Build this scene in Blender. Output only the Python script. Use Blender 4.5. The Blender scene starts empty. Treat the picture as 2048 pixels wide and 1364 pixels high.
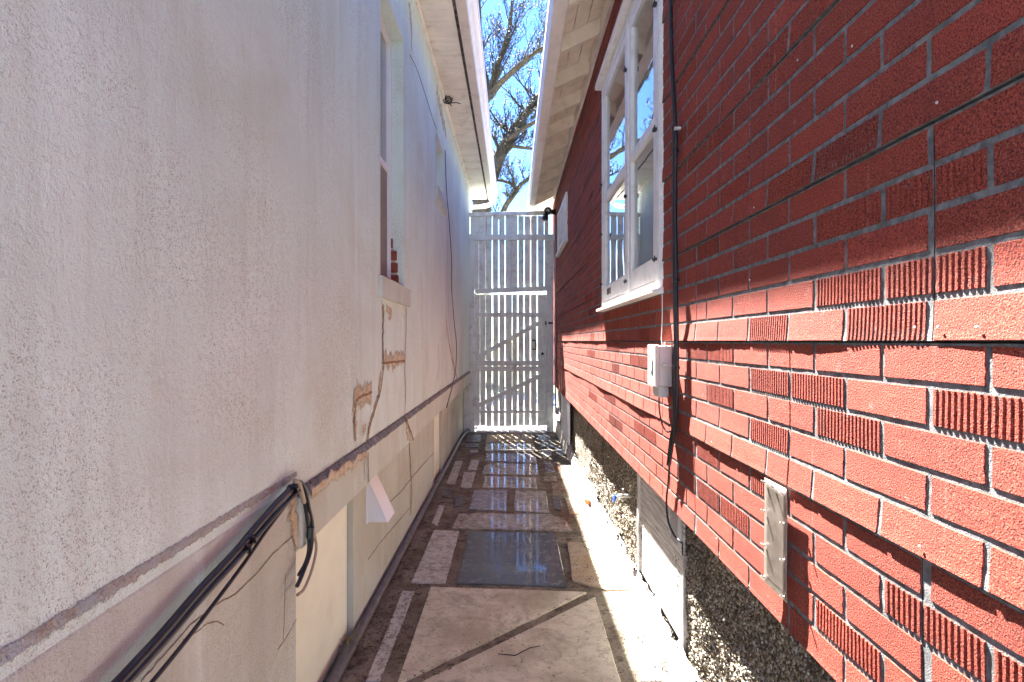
import bpy, math, random
from mathutils import Vector, Matrix, noise as mnoise
random.seed(7)
R = random.Random(11)
scene = bpy.context.scene
COL = scene.collection
H = 1.40            # camera height above the path
F = 1105.0          # focal length in photo pixels (photo 2048 wide)

# ------------------------------------------------------------------ camera, sky, sun, exposure
cam_d = bpy.data.cameras.new('camera'); cam = bpy.data.objects.new('camera', cam_d); COL.objects.link(cam)
cam.location = (0, 0, H); cam.rotation_euler = (math.pi/2, 0, 0)
cam_d.sensor_width = 36; cam_d.lens = F/2048*36; cam_d.clip_start = 0.02; cam_d.clip_end = 3000
scene.camera = cam
SUN_TO = Vector((-1.0, 3.5, 5.05)).normalized()
elev = math.asin(SUN_TO.z); azim = math.atan2(SUN_TO.x, SUN_TO.y)
world = bpy.data.worlds.new('World'); scene.world = world; world.use_nodes = True
nt = world.node_tree
sky = nt.nodes.new('ShaderNodeTexSky'); sky.sky_type = 'NISHITA'; sky.sun_disc = False
sky.sun_elevation = elev; sky.sun_rotation = azim; sky.air_density = 1.0; sky.dust_density = 0.3; sky.ozone_density = 2.0
sky.altitude = 1500
nt.nodes['Background'].inputs['Strength'].default_value = 0.05
hs = nt.nodes.new('ShaderNodeHueSaturation'); hs.inputs['Hue'].default_value = .515; hs.inputs['Saturation'].default_value = 1.32   # the whole sky, evenly: a deep clear blue
nt.links.new(sky.outputs[0], hs.inputs['Color']); nt.links.new(hs.outputs[0], nt.nodes['Background'].inputs['Color'])
sun_d = bpy.data.lights.new('sun', 'SUN'); sun_d.energy = 5.0; sun_d.angle = math.radians(0.53); sun_d.color = (1.0, 0.975, 0.93)
sun = bpy.data.objects.new('sun', sun_d); COL.objects.link(sun); sun.location = (-5, 12, 18)
sun.rotation_euler = (-SUN_TO).to_track_quat('-Z', 'Y').to_euler()
vs = scene.view_settings
vs.view_transform = 'Standard'; vs.look = 'None'; vs.gamma = 1.0; vs.use_curve_mapping = False
vs.exposure = 3.8
scene.cycles.max_bounces = 10; scene.cycles.diffuse_bounces = 6; scene.cycles.glossy_bounces = 5
scene.cycles.transparent_max_bounces = 16; scene.cycles.transmission_bounces = 6
scene.cycles.use_denoising = True
scene.cycles.sample_clamp_indirect = 10

# ------------------------------------------------------------------ material helpers
class NT:
    def __init__(s, name):
        s.m = bpy.data.materials.new(name); s.m.use_nodes = True
        s.t = s.m.node_tree; s.b = s.t.nodes['Principled BSDF']
        s.pos = s.t.nodes.new('ShaderNodeNewGeometry').outputs['Position']
    def n(s, typ, **kw):
        o = s.t.nodes.new(typ)
        for k, v in kw.items(): setattr(o, k, v)
        return o
    def link(s, a, b): s.t.links.new(a, b)
    def put(s, inp, v):
        if isinstance(v, bpy.types.NodeSocket): s.link(v, inp)
        elif v is not None:
            if isinstance(v, (tuple, list)) and len(v) == 3 and inp.type == 'RGBA': v = (*v, 1)
            inp.default_value = v
    def vec(s, scale, src=None):
        m = s.n('ShaderNodeMapping'); s.link(src or s.pos, m.inputs['Vector'])
        m.inputs['Scale'].default_value = scale if isinstance(scale, (tuple, list)) else (scale,)*3
        return m.outputs[0]
    def noise(s, scale, detail=3, rough=.55, dist=0):
        o = s.n('ShaderNodeTexNoise'); s.link(s.vec(scale), o.inputs['Vector'])
        o.inputs['Scale'].default_value = 1; o.inputs['Detail'].default_value = detail
        o.inputs['Roughness'].default_value = rough; o.inputs['Distortion'].default_value = dist
        return o.outputs['Fac']
    def voro(s, scale, out='Distance', feature='F1'):
        o = s.n('ShaderNodeTexVoronoi', feature=feature); s.link(s.vec(scale), o.inputs['Vector']); o.inputs['Scale'].default_value = 1
        return o.outputs[out]
    def ramp(s, v, a, b, lo=0.0, hi=1.0, smooth=True):
        o = s.n('ShaderNodeMapRange'); o.interpolation_type = 'SMOOTHSTEP' if smooth else 'LINEAR'
        s.put(o.inputs['Value'], v); o.inputs['From Min'].default_value = a; o.inputs['From Max'].default_value = b
        o.inputs['To Min'].default_value = lo; o.inputs['To Max'].default_value = hi
        return o.outputs[0]
    def math(s, op, a, b=None, c=None):
        o = s.n('ShaderNodeMath', operation=op)
        for i, v in enumerate((a, b, c)):
            if v is not None: s.put(o.inputs[i], v)
        return o.outputs[0]
    def mix(s, f, a, b, mode='MIX'):
        o = s.n('ShaderNodeMix', data_type='RGBA', blend_type=mode)
        s.put(o.inputs[0], f); s.put(o.inputs[6], a); s.put(o.inputs[7], b)
        return o.outputs[2]
    def bump(s, h, dist, strength=1.0, prev=None):
        o = s.n('ShaderNodeBump'); s.put(o.inputs['Height'], h)
        o.inputs['Distance'].default_value = dist; o.inputs['Strength'].default_value = strength
        if prev: s.link(prev, o.inputs['Normal'])
        return o.outputs[0]
    def attr(s, name, out='Fac'):
        o = s.n('ShaderNodeAttribute', attribute_name=name); return o.outputs[out]
    def fin(s, col=None, rough=None, normal=None, spec=None, **kw):
        if col is not None: s.put(s.b.inputs['Base Color'], col)
        if rough is not None: s.put(s.b.inputs['Roughness'], rough)
        if normal is not None: s.link(normal, s.b.inputs['Normal'])
        if spec is not None: s.put(s.b.inputs['Specular IOR Level'], spec)
        for k, v in kw.items(): s.put(s.b.inputs[k.replace('_', ' ')], v)
        return s.m

def simple(name, col, rough=.6, var=.12, scale=8, bump=0.0, bscale=120, metal=0, spec=.5, dirt=None, dscale=6, damt=.5):
    t = NT(name)
    n1 = t.noise(scale, 4)
    dark = tuple(c*(1-var) for c in col); lite = tuple(min(1, c*(1+var)) for c in col)
    c = t.mix(t.ramp(n1, .3, .7), dark, lite)
    if dirt:
        d = t.math('MULTIPLY', t.ramp(t.noise(dscale, 6, .65), .5, .68), damt)
        c = t.mix(d, c, dirt)
    nrm = t.bump(t.noise(bscale, 3), bump) if bump else None
    return t.fin(c, rough, nrm, spec, Metallic=metal)

M = {}
def stucco(name, base, dirtc, amt, grey=0.0):
    t = NT(name)
    big = t.noise(1.6, 4, .6)
    grain = t.noise(330, 3, .6); grain2 = t.noise(125, 3, .6)
    pit = t.math('MULTIPLY', t.ramp(grain, .47, .66), t.ramp(grain2, .38, .60))
    spread = t.ramp(big, .38, .62, .12, 1.0)
    streak = t.noise((9, 9, .55), 5, .6, .4)
    c = t.mix(t.ramp(t.noise(3.2, 5), .3, .7), tuple(x*.93 for x in base), tuple(min(1, x*1.05) for x in base))
    c = t.mix(t.math('MULTIPLY', t.ramp(t.noise(.9, 6, .68, .5), .46, .70), .55), c, tuple(x*k for x, k in zip(base, (.80, .72, .62))))
    c = t.mix(t.math('MULTIPLY', t.ramp(streak, .48, .72), .28), c, tuple(x*k for x, k in zip(base, (.64, .58, .52))))
    c = t.mix(t.math('MULTIPLY', t.ramp(t.noise((7, 7, .5), 5, .65, .3), .55, .75), .5), c, (.74, .86, .84))
    c = t.mix(t.math('MULTIPLY', t.math('MULTIPLY', pit, spread), amt), c, dirtc)
    c = t.mix(t.math('MULTIPLY', t.ramp(t.voro(38), .10, .03), t.ramp(t.noise(5, 2), .52, .66, 0, .8)), c, (.16, .12, .10))
    h = t.math('ADD', t.math('MULTIPLY', grain, .7), t.math('MULTIPLY', grain2, 1.0))
    h = t.math('ADD', h, t.math('MULTIPLY', t.noise((9, 9, 7), 4, .6, 1.2), 2.2))
    nrm = t.bump(h, .0033, .9)
    return t.fin(c, .9, nrm, .25)
M['stucco'] = stucco('stucco', (.675, .81, .775), (.22, .19, .145), .95)
M['foundation'] = stucco('foundation_render', (.53, .56, .505), (.22, .195, .15), .85)
M['belt'] = stucco('belt_render', (.57, .625, .56), (.23, .20, .15), .85)

def worn(name, col, col2, scale, lo, hi, bump=.002):
    t = NT(name)
    c = t.mix(t.ramp(t.noise(24, 5, .65), .35, .68), col, col2)
    e = t.math('ADD', t.attr('edge'), t.math('MULTIPLY', t.math('SUBTRACT', t.noise(scale, 5, .7), .5), 2.2))
    a = t.ramp(e, lo, hi)
    return t.fin(c, .95, t.bump(t.noise(150, 3), bump), .2, Alpha=a)
M['patch'] = worn('tan_repair', (.46, .36, .23), (.58, .53, .42), 40, .25, 1.0)
M['crack'] = worn('crack_fill', (.20, .125, .075), (.32, .22, .14), 90, .05, .35)
M['ledge'] = worn('ledge_grime', (.155, .16, .155), (.31, .31, .29), 60, .05, .40, .006)
M['ledge_old'] = worn('ledge_peeling', (.37, .41, .43), (.36, .31, .25), 60, .25, .95, .008)
M['hairline'] = worn('hairline_crack', (.17, .145, .12), (.24, .20, .165), 120, .0, .3)
M['cream_board'] = simple('cream_board', (.78, .80, .67), .55, .04, 5, .0006, 60, dirt=(.60, .48, .34), dscale=3, damt=.35)
M['vinyl_white'] = simple('white_vinyl', (.74, .76, .80), .45, .04, 6)
M['white_paint'] = simple('white_paint', (.80, .775, .755), .5, .06, 9, .0012, 60, dirt=(.42, .36, .30), dscale=11, damt=.35)
M['gate_paint'] = simple('gate_paint', (.74, .77, .735), .6, .07, 6, .001, 90, dirt=(.40, .34, .31), dscale=9, damt=.5)
M['soffit_white'] = simple('soffit_vinyl', (.84, .80, .72), .5, .07, 4, .0006, 40, dirt=(.40, .32, .24), dscale=7, damt=.35)
M['soffit_board'] = simple('soffit_board', (.86, .79, .69), .65, .06, 7, .001, 60, dirt=(.45, .35, .27), dscale=9, damt=.3)
M['gutter'] = simple('gutter_enamel', (.78, .72, .65), .4, .05, 5, dirt=(.36, .31, .27), dscale=5, damt=.35)
M['gutter_pink'] = simple('fascia_enamel', (.80, .74, .70), .45, .04, 4, dirt=(.45, .38, .34), dscale=5, damt=.25)
M['gap_wood'] = simple('weathered_gap_fascia', (.10, .085, .072), .9, .5, 30, .004, 50, dirt=(.3, .27, .24), dscale=25, damt=.6)  # rough wood, its dark base painting in the shaded gap beside the soffit
M['black_rubber'] = simple('black_cable', (.014, .014, .018), .38, .2, 30)
M['grey_rubber'] = simple('hose_rubber', (.085, .075, .085), .5, .25, 18, dirt=(.16, .13, .12), dscale=16, damt=.7)
M['tan_cable'] = simple('tan_cable', (.34, .27, .19), .5, .1, 20)
M['grey_plastic'] = simple('box_plastic', (.60, .57, .53), .4, .05, 10, dirt=(.45, .40, .36), dscale=14, damt=.4)
M['black_plastic'] = simple('black_plastic', (.012, .012, .012), .35, .2, 20)
M['steel'] = simple('brushed_steel', (.42, .36, .31), .42, .25, 9, .0004, 200, metal=.85, dirt=(.28, .23, .19), dscale=14, damt=.6)
M['iron'] = simple('dark_iron', (.05, .045, .04), .5, .3, 40, metal=.5)
M['lens'] = simple('lens_grey', (.45, .45, .45), .15, .05, 20)
M['blue_handle'] = simple('blue_handle', (.02, .07, .35), .4, .1, 20)
M['brass'] = simple('tap_metal', (.55, .52, .47), .35, .2, 40, metal=.8)
M['conduit'] = simple('conduit_paint', (.42, .36, .37), .45, .1, 10, metal=.2)
M['terracotta'] = simple('terracotta', (.45, .14, .05), .9, .3, 40, .003, 120)
M['old_brick'] = simple('exposed_brick', (.20, .055, .035), .95, .3, 30, .003, 120)
M['lime'] = simple('lime_mortar', (.36, .30, .25), .95, .2, 30, .003, 120)
M['plastic_sheet'] = simple('plastic_sheeting', (.62, .60, .56), .5, .06, 14, .002, 60, dirt=(.36, .29, .22), dscale=13, damt=.75)
M['concrete_pale'] = simple('pale_concrete', (.50, .46, .42), .85, .18, 9, .003, 150, dirt=(.22, .17, .13), dscale=10, damt=.7)
M['sheathing'] = simple('sheathing_edge', (.06, .045, .035), .9, .3, 30)
M['roof'] = simple('roof_shingle', (.12, .11, .105), .9, .3, 30, .004, 90)
M['bark'] = simple('bark', (.09, .066, .05), .95, .3, 14, .03, 26, dirt=(.15, .12, .095), dscale=7, damt=.6)
M['twig'] = simple('twig_bark', (.06, .047, .036), .9, .3, 9)
M['bud'] = simple('bud_leaf', (.042, .040, .018), .7, .35, 5)
M['litter'] = simple('leaf_litter', (.024, .013, .008), .95, .6, 60)
M['soil'] = simple('soil_and_gap_dark', (.010, .007, .005), .95, .5, 60)
M['litter_red'] = simple('rust_litter', (.15, .038, .012), .95, .5, 60)
M['grass_dry'] = simple('dry_grass', (.26, .21, .08), .8, .4, 30)
M['lawn'] = simple('lawn', (.10, .115, .045), .95, .4, 7, .02, 60)
M['yard_concrete'] = simple('yard_concrete', (.50, .47, .43), .9, .15, 3, .003, 90)
M['curtain'] = simple('curtain', (.82, .82, .84), .9, .05, 6)
M['blind'] = simple('blind', (.33, .32, .36), .9, .05, 6)
M['screen'] = simple('window_screen', (.245, .215, .195), .85, .05, 8, .0005, 900)
M['rust'] = simple('rust', (.24, .11, .05), .95, .4, 40, .002, 120)
M['dark'] = simple('dark_void', (.02, .017, .015), .95, .2, 30)
M['board_white'] = None
M['mark_white'] = simple('caulk_white', (.75, .74, .72), .7, .08, 30)

def brick_mat(name):
    t = NT(name)
    tone = t.attr('tone')
    g = t.noise(340, 2, .6); g2 = t.noise(700, 2, .6)
    c = t.mix(tone, (.21, .036, .021), (.44, .066, .036))
    c = t.mix(t.math('MULTIPLY', t.ramp(g, .53, .68), .50), c, (.56, .19, .125))
    c = t.mix(t.math('MULTIPLY', t.ramp(g, .49, .36), .85), c, (.07, .018, .015))
    c = t.mix(t.math('MULTIPLY', t.ramp(t.noise(5, 5, .6), .48, .72), .30), c, (.145, .030, .024))
    wear = t.math('MULTIPLY', t.ramp(t.noise(34, 4, .7), .60, .72), t.ramp(t.noise(2.3, 2), .46, .66))
    c = t.mix(t.math('MULTIPLY', wear, .45), c, (.42, .28, .25))
    drip = t.math('MULTIPLY', t.ramp(t.noise((3, 42, 1.1), 4, .6), .60, .74), t.ramp(t.noise(140, 3), .42, .62))
    c = t.mix(t.math('MULTIPLY', drip, .45), c, (.45, .30, .25))
    c = t.mix(t.math('MULTIPLY', t.ramp(t.noise((4, 20, 1.4), 4, .65), .55, .75), .35), c, (.10, .03, .025))
    nrm = t.bump(t.math('ADD', g, t.math('MULTIPLY', g2, .5)), .0048, 1.0)
    return t.fin(c, .85, nrm, .3)
M['brick'] = brick_mat('asphalt_brick')
M['mortar'] = simple('siding_mortar', (.17, .17, .17), .9, .35, 50, .0018, 420, dirt=(.095, .085, .08), dscale=60, damt=.6)

def pebble():
    t = NT('pebble_dash')
    v = t.voro(95); col = t.voro(95, 'Color')
    sep = t.n('ShaderNodeSeparateColor'); t.link(col, sep.inputs[0])
    c = t.mix(sep.outputs[0], (.27, .215, .14), (.58, .51, .395))
    c = t.mix(t.ramp(sep.outputs[1], .72, .9), c, (.70, .66, .58))
    c = t.mix(t.ramp(v, .42, .7), c, (.10, .075, .05))
    c = t.mix(t.math('MULTIPLY', t.ramp(t.noise(4, 4), .5, .68), .55), c, (.085, .07, .055))
    nrm = t.bump(t.ramp(v, .0, .75, 1, 0), .007, 1.0)
    return t.fin(c, .85, nrm, .3)
M['pebble'] = pebble()

def grained_board():
    t = NT('grained_board')
    n1 = t.noise((20, 5, 150), 3, .5, .6)
    c = t.mix(t.ramp(n1, .38, .60), (.30, .28, .26), (.62, .60, .58))
    return t.fin(c, .7, t.bump(n1, .004, 1.0), .3)
M['board_white'] = grained_board()

def slab(name, base, vein, rough, damt=.6, polish=True, speck=.6, tint=None):
    t = NT(name)
    n1 = t.noise(9, 6, .65, .6); n2 = t.noise(60, 4, .65)
    c = t.mix(t.ramp(n1, .3, .72), base, tuple(min(1, x*1.18) for x in base))
    c = t.mix(t.math('MULTIPLY', t.ramp(t.noise(22, 6, .7, .5), .46, .62), damt), c, vein)
    c = t.mix(t.math('MULTIPLY', t.ramp(t.noise(4.5, 6, .72, .8), .50, .68), .55), c, tuple(x*.55 for x in vein))
    if tint: c = t.mix(t.math('MULTIPLY', t.ramp(t.noise(2.6, 3), .45, .66), .75), c, tint)
    c = t.mix(t.math('MULTIPLY', t.ramp(n2, .61, .70), speck), c, (.055, .035, .025))
    r = t.ramp(t.noise(16 if polish else 30, 5, .65), .50 if polish else .35, .60 if polish else .75, rough, min(1, rough+(.30 if polish else .35)))
    nrm = t.bump(t.math('ADD', n2, t.math('MULTIPLY', n1, .6)), .00012 if polish else .003, .7)
    return t.fin(c, r, nrm, .25)
M['slab_travertine'] = slab('slab_travertine', (.555, .50, .37), (.37, .30, .20), .55, .5, False, .75, (.36, .30, .20))
M['slab_grey'] = slab('slab_polished_grey', (.105, .118, .120), (.14, .15, .15), .03, .35, True, .35)
M['slab_marble'] = slab('slab_marble', (.345, .31, .25), (.17, .14, .105), .03, .75, True, .8)
M['slab_blue'] = slab('slab_blue_marble', (.29, .285, .31), (.17, .14, .13), .03, .6, True, .7)
M['slab_white'] = slab('slab_white_marble', (.47, .46, .40), (.24, .19, .145), .4, .8, True, .8)
M['slab_dark'] = slab('slab_slate', (.085, .08, .085), (.13, .11, .10), .35, .5, True, .5)
M['slab_tan'] = slab('slab_tan', (.40, .32, .22), (.26, .19, .12), .6, .6, False, .85, (.40, .27, .12))
M['slab_lit'] = slab('slab_sunlit_pale', (.66, .62, .58), (.36, .30, .27), .55, .6, False, .6)  # paler base for slabs in the sun strip: sunlight put into the colour
def mortar_bed():
    t = NT('mortar_bed')
    n1 = t.noise(5, 6, .65, .3); n2 = t.noise(48, 5, .7); n3 = t.noise(190, 3)
    c = t.mix(t.ramp(n1, .32, .68), (.13, .10, .062), (.265, .225, .16))
    c = t.mix(t.math('MULTIPLY', t.ramp(t.noise(11, 6, .7), .50, .64), .85), c, (.055, .033, .02))
    c = t.mix(t.math('MULTIPLY', t.ramp(n2, .53, .66), .8), c, (.045, .027, .018))
    c = t.mix(t.math('MULTIPLY', t.ramp(n3, .56, .68), .4), c, (.42, .36, .30))
    h = t.math('ADD', n2, t.math('MULTIPLY', n3, .4))
    return t.fin(c, .85, t.bump(h, .006), .3)
M['bed'] = mortar_bed()

def glass():
    m = bpy.data.materials.new('window_glass'); m.use_nodes = True; t = m.node_tree
    t.nodes.remove(t.nodes['Principled BSDF'])
    out = t.nodes['Material Output']
    fr = t.nodes.new('ShaderNodeFresnel'); fr.inputs[0].default_value = 1.65
    mul = t.nodes.new('ShaderNodeMath'); mul.operation = 'MULTIPLY'; mul.use_clamp = True; mul.inputs[1].default_value = 1.7
    t.links.new(fr.outputs[0], mul.inputs[0])
    a = t.nodes.new('ShaderNodeBsdfTransparent'); a.inputs[0].default_value = (.93, .95, .96, 1)
    b = t.nodes.new('ShaderNodeBsdfGlossy'); b.inputs['Roughness'].default_value = .0
    mx = t.nodes.new('ShaderNodeMixShader')
    geo = t.nodes.new('ShaderNodeNewGeometry'); mp = t.nodes.new('ShaderNodeMapping'); mp.inputs['Scale'].default_value = (3, 3, 2)
    no = t.nodes.new('ShaderNodeTexNoise'); no.inputs['Scale'].default_value = 1.4; no.inputs['Detail'].default_value = 1
    bp = t.nodes.new('ShaderNodeBump'); bp.inputs['Distance'].default_value = .0006; bp.inputs['Strength'].default_value = .5
    t.links.new(geo.outputs['Position'], mp.inputs[0]); t.links.new(mp.outputs[0], no.inputs['Vector'])
    t.links.new(no.outputs[0], bp.inputs['Height']); t.links.new(bp.outputs[0], b.inputs['Normal'])
    du = t.nodes.new('ShaderNodeBsdfDiffuse'); du.inputs[0].default_value = (.80, .82, .84, 1)      # pale haze painted in to make the panes milky
    mz = t.nodes.new('ShaderNodeMixShader'); mz.inputs[0].default_value = .16
    t.links.new(a.outputs[0], mz.inputs[1]); t.links.new(du.outputs[0], mz.inputs[2])
    t.links.new(mul.outputs[0], mx.inputs[0]); t.links.new(mz.outputs[0], mx.inputs[1]); t.links.new(b.outputs[0], mx.inputs[2])
    t.links.new(mx.outputs[0], out.inputs[0])
    return m
M['glass'] = glass()

# ------------------------------------------------------------------ geometry helpers
WM = {}
def world_of(o): return WM.get(o.name, Matrix.Identity(4))
def attach(o, parent):
    if parent:
        o.parent = parent; o.matrix_parent_inverse = world_of(parent).inverted()
def empty(name, loc, label, cat, group=None):
    o = bpy.data.objects.new(name, None); COL.objects.link(o); o.location = loc
    o.empty_display_size = .1
    WM[o.name] = Matrix.Translation(loc); tag(o, label, cat, group); return o
def tag(o, label=None, cat=None, group=None, kind=None):
    for k, v in (('label', label), ('category', cat), ('group', group), ('kind', kind)):
        if v: o[k] = v
    return o
class MB:
    def __init__(s): s.v = []; s.f = []; s.mi = []; s.tone = None
    def add(s, vs, fs):
        n = len(s.v); s.v += [tuple(p) for p in vs]; s.f += [tuple(i+n for i in f) for f in fs]; return s
    def box(s, x0, x1, y0, y1, z0, z1):
        x0, x1 = min(x0, x1), max(x0, x1); y0, y1 = min(y0, y1), max(y0, y1); z0, z1 = min(z0, z1), max(z0, z1)
        return s.add([(x0,y0,z0),(x1,y0,z0),(x1,y1,z0),(x0,y1,z0),(x0,y0,z1),(x1,y0,z1),(x1,y1,z1),(x0,y1,z1)],
              [(0,3,2,1),(4,5,6,7),(0,1,5,4),(1,2,6,5),(2,3,7,6),(3,0,4,7)])
    def prism_y(s, prof, y0, y1, closed=True):       # prof: list of (x,z), swept along y
        n = len(prof); vs = [(x, y0, z) for x, z in prof] + [(x, y1, z) for x, z in prof]
        fs = [(i, (i+1) % n, (i+1) % n + n, i+n) for i in range(n if closed else n-1)]
        if closed: fs += [tuple(range(n-1, -1, -1)), tuple(range(n, 2*n))]
        return s.add(vs, fs)
    def prism_z(s, poly, z0, z1):
        n = len(poly); vs = [(x, y, z0) for x, y in poly] + [(x, y, z1) for x, y in poly]
        fs = [(i, (i+1) % n, (i+1) % n + n, i+n) for i in range(n)] + [tuple(range(n-1, -1, -1)), tuple(range(n, 2*n))]
        return s.add(vs, fs)
    def bar(s, a, b, w, t, up=(0, -1, 0)):            # box beam a->b, w across, t along up
        a, b, up = Vector(a), Vector(b), Vector(up)
        d = (b-a).normalized(); side = d.cross(up).normalized(); up = side.cross(d).normalized()
        vs = []
        for p in (a, b):
            for i, j in ((-1,-1),(1,-1),(1,1),(-1,1)): vs.append(p + side*(w/2*i) + up*(t/2*j))
        return s.add(vs, [(0,1,2,3),(7,6,5,4),(0,4,5,1),(1,5,6,2),(2,6,7,3),(3,7,4,0)])
    def tube(s, pts, r, n=8, cap=True, smooth_steps=0):
        pts = [Vector(p) for p in pts]
        rs = list(r) if isinstance(r, (list, tuple)) else [r]*len(pts)
        if smooth_steps and len(pts) > 2:
            q, qr = [], []
            P = [pts[0]*2-pts[1]] + pts + [pts[-1]*2-pts[-2]]
            for i in range(1, len(P)-2):
                for k in range(smooth_steps):
                    u = k/smooth_steps
                    q.append(.5*((2*P[i]) + (P[i+1]-P[i-1])*u + (2*P[i-1]-5*P[i]+4*P[i+1]-P[i+2])*u*u + (3*P[i]-P[i-1]-3*P[i+1]+P[i+2])*u**3))
                    qr.append(rs[i-1]*(1-u)+rs[i]*u)
            q.append(pts[-1]); qr.append(rs[-1]); pts, rs = q, qr
        base = len(s.v); ref = None; m = len(pts)
        for i, p in enumerate(pts):
            d = (pts[min(i+1, m-1)] - pts[max(i-1, 0)])
            d = d.normalized() if d.length > 1e-9 else Vector((0,0,1))
            if ref is None: ref = Vector((1,0,0)) if abs(d.x) < .8 else Vector((0,1,0))
            a = (ref - d*ref.dot(d)).normalized(); ref = a; b = d.cross(a)
            for k in range(n):
                t = 2*math.pi*k/n; s.v.append(tuple(p + a*(rs[i]*math.cos(t)) + b*(rs[i]*math.sin(t))))
        for i in range(m-1):
            for k in range(n):
                k2 = (k+1) % n
                s.f.append((base+i*n+k, base+i*n+k2, base+(i+1)*n+k2, base+(i+1)*n+k))
        if cap:
            s.f.append(tuple(base+k for k in range(n-1, -1, -1))); s.f.append(tuple(base+(m-1)*n+k for k in range(n)))
        return s
    def lathe(s, prof, c, axis, n=16):                # prof (r, h) along axis from c
        c, ax = Vector(c), Vector(axis).normalized()
        a = ax.orthogonal().normalized(); b = ax.cross(a); base = len(s.v)
        for r, h in prof:
            for k in range(n):
                t = 2*math.pi*k/n; s.v.append(tuple(c + ax*h + a*(r*math.cos(t)) + b*(r*math.sin(t))))
        for i in range(len(prof)-1):
            for k in range(n):
                k2 = (k+1) % n; s.f.append((base+i*n+k, base+i*n+k2, base+(i+1)*n+k2, base+(i+1)*n+k))
        s.f.append(tuple(base+k for k in range(n-1, -1, -1))); s.f.append(tuple(base+(len(prof)-1)*n+k for k in range(n)))
        return s
    def mesh(s, name):
        me = bpy.data.meshes.new(name); me.from_pydata(s.v, [], s.f); me.update(); return me
    def build(s, name, mat, parent=None, bevel=0, smooth=False, tone=None, edge=None):
        me = s.mesh(name); me.materials.append(M[mat])
        if tone is not None:
            at = me.attributes.new('tone', 'FLOAT', 'POINT')
            at.data.foreach_set('value', tone if isinstance(tone, list) else [tone]*len(me.vertices))
        if edge is not None:
            at = me.attributes.new('edge', 'FLOAT', 'POINT'); at.data.foreach_set('value', [float(edge[k % len(edge)]) for k in range(len(me.vertices))])
        if smooth: me.polygons.foreach_set('use_smooth', [True]*len(me.polygons))
        o = bpy.data.objects.new(name, me); COL.objects.link(o)
        WM[o.name] = Matrix.Identity(4)
        attach(o, parent)
        if bevel:
            b = o.modifiers.new('bevel', 'BEVEL'); b.width = bevel; b.segments = 2; b.limit_method = 'ANGLE'
        return o
def part(name, mat, parent, *box, bevel=0): return MB().box(*box).build(name, mat, parent, bevel)
def share(name, mesh, parent, loc=(0,0,0)):
    o = bpy.data.objects.new(name, mesh); COL.objects.link(o); o.location = loc; WM[o.name] = Matrix.Translation(loc); attach(o, parent); return o
def n3(x, y, z=0.0): return mnoise.noise(Vector((x, y, z)))
# photo measurements -> places on the surfaces of the alley
def on_floor(px, py, z=0.0):
    y = F*(H-z)/(py-682.0); return ((px-1024)/F*y, y)
def on_wall(px, py, X):
    y = F*X/(px-1024.0); return (X, y, H + (682-py)/F*y)
def at_depth(px, py, y): return ((px-1024)/F*y, y, H + (682-py)/F*y)
def sub_rects(rect, holes):
    out = [rect]
    for h in holes:
        nxt = []
        for (a0, a1, b0, b1) in out:
            c0, c1, d0, d1 = max(a0, h[0]), min(a1, h[1]), max(b0, h[2]), min(b1, h[3])
            if c0 >= c1 or d0 >= d1: nxt.append((a0, a1, b0, b1)); continue
            if a0 < c0: nxt.append((a0, c0, b0, b1))
            if c1 < a1: nxt.append((c1, a1, b0, b1))
            if b0 < d0: nxt.append((c0, c1, b0, d0))
            if d1 < b1: nxt.append((c0, c1, d1, b1))
        out = nxt
    return [r for r in out if r[1]-r[0] > 1e-4 and r[3]-r[2] > 1e-4]

YB, YE = -0.75, 8.88      # house walls to the far corner, cut short behind the camera to admit light

# ------------------------------------------------------------------ ground, path and paving
g = MB().add([(-150,-150,-.012),(150,-150,-.012),(150,400,-.012),(-150,400,-.012)], [(0,1,2,3)]).build('ground', 'lawn'); tag(g, kind='structure')
yc = MB().add([(-6,8.98,-.006),(6,8.98,-.006),(6,14.5,-.006),(-6,14.5,-.006)], [(0,1,2,3)]).build('yard_pavement', 'yard_concrete'); tag(yc, kind='structure')
mb = MB(); ny, nx = 300, 40; vs = []
for j in range(ny+1):
    y = YB-.2 + (8.98-YB+.2)*j/ny
    for i in range(nx+1):
        x = -.80 + 1.6*i/nx
        vs.append((x, y, .004*n3(x*5, y*5) + .003*n3(x*17, y*17, 3) + .002*n3(x*40, y*40, 5)))
mb.add(vs, [(j*(nx+1)+i, j*(nx+1)+i+1, (j+1)*(nx+1)+i+1, (j+1)*(nx+1)+i) for j in range(ny) for i in range(nx)])
yc = MB().add([(-7,-9,-.006),(7,-9,-.006),(7,YB-.2,-.006),(-7,YB-.2,-.006)], [(0,1,2,3)]).build('bounce_forecourt', 'yard_concrete'); tag(yc, kind='structure')  # unseen pale ground behind the camera, added to bounce light into the alley
path = mb.build('path', 'bed', smooth=True); tag(path, kind='structure')
def cA(p): return (780+p[0]/3.793, 1040+p[1]/3.793)
def cB(p): return (860+p[0]/6.2, 840+p[1]/6.2)
def cC(p): return (700+p[0]/2.507, 820+p[1]/2.507)
RINGS = []
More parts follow.
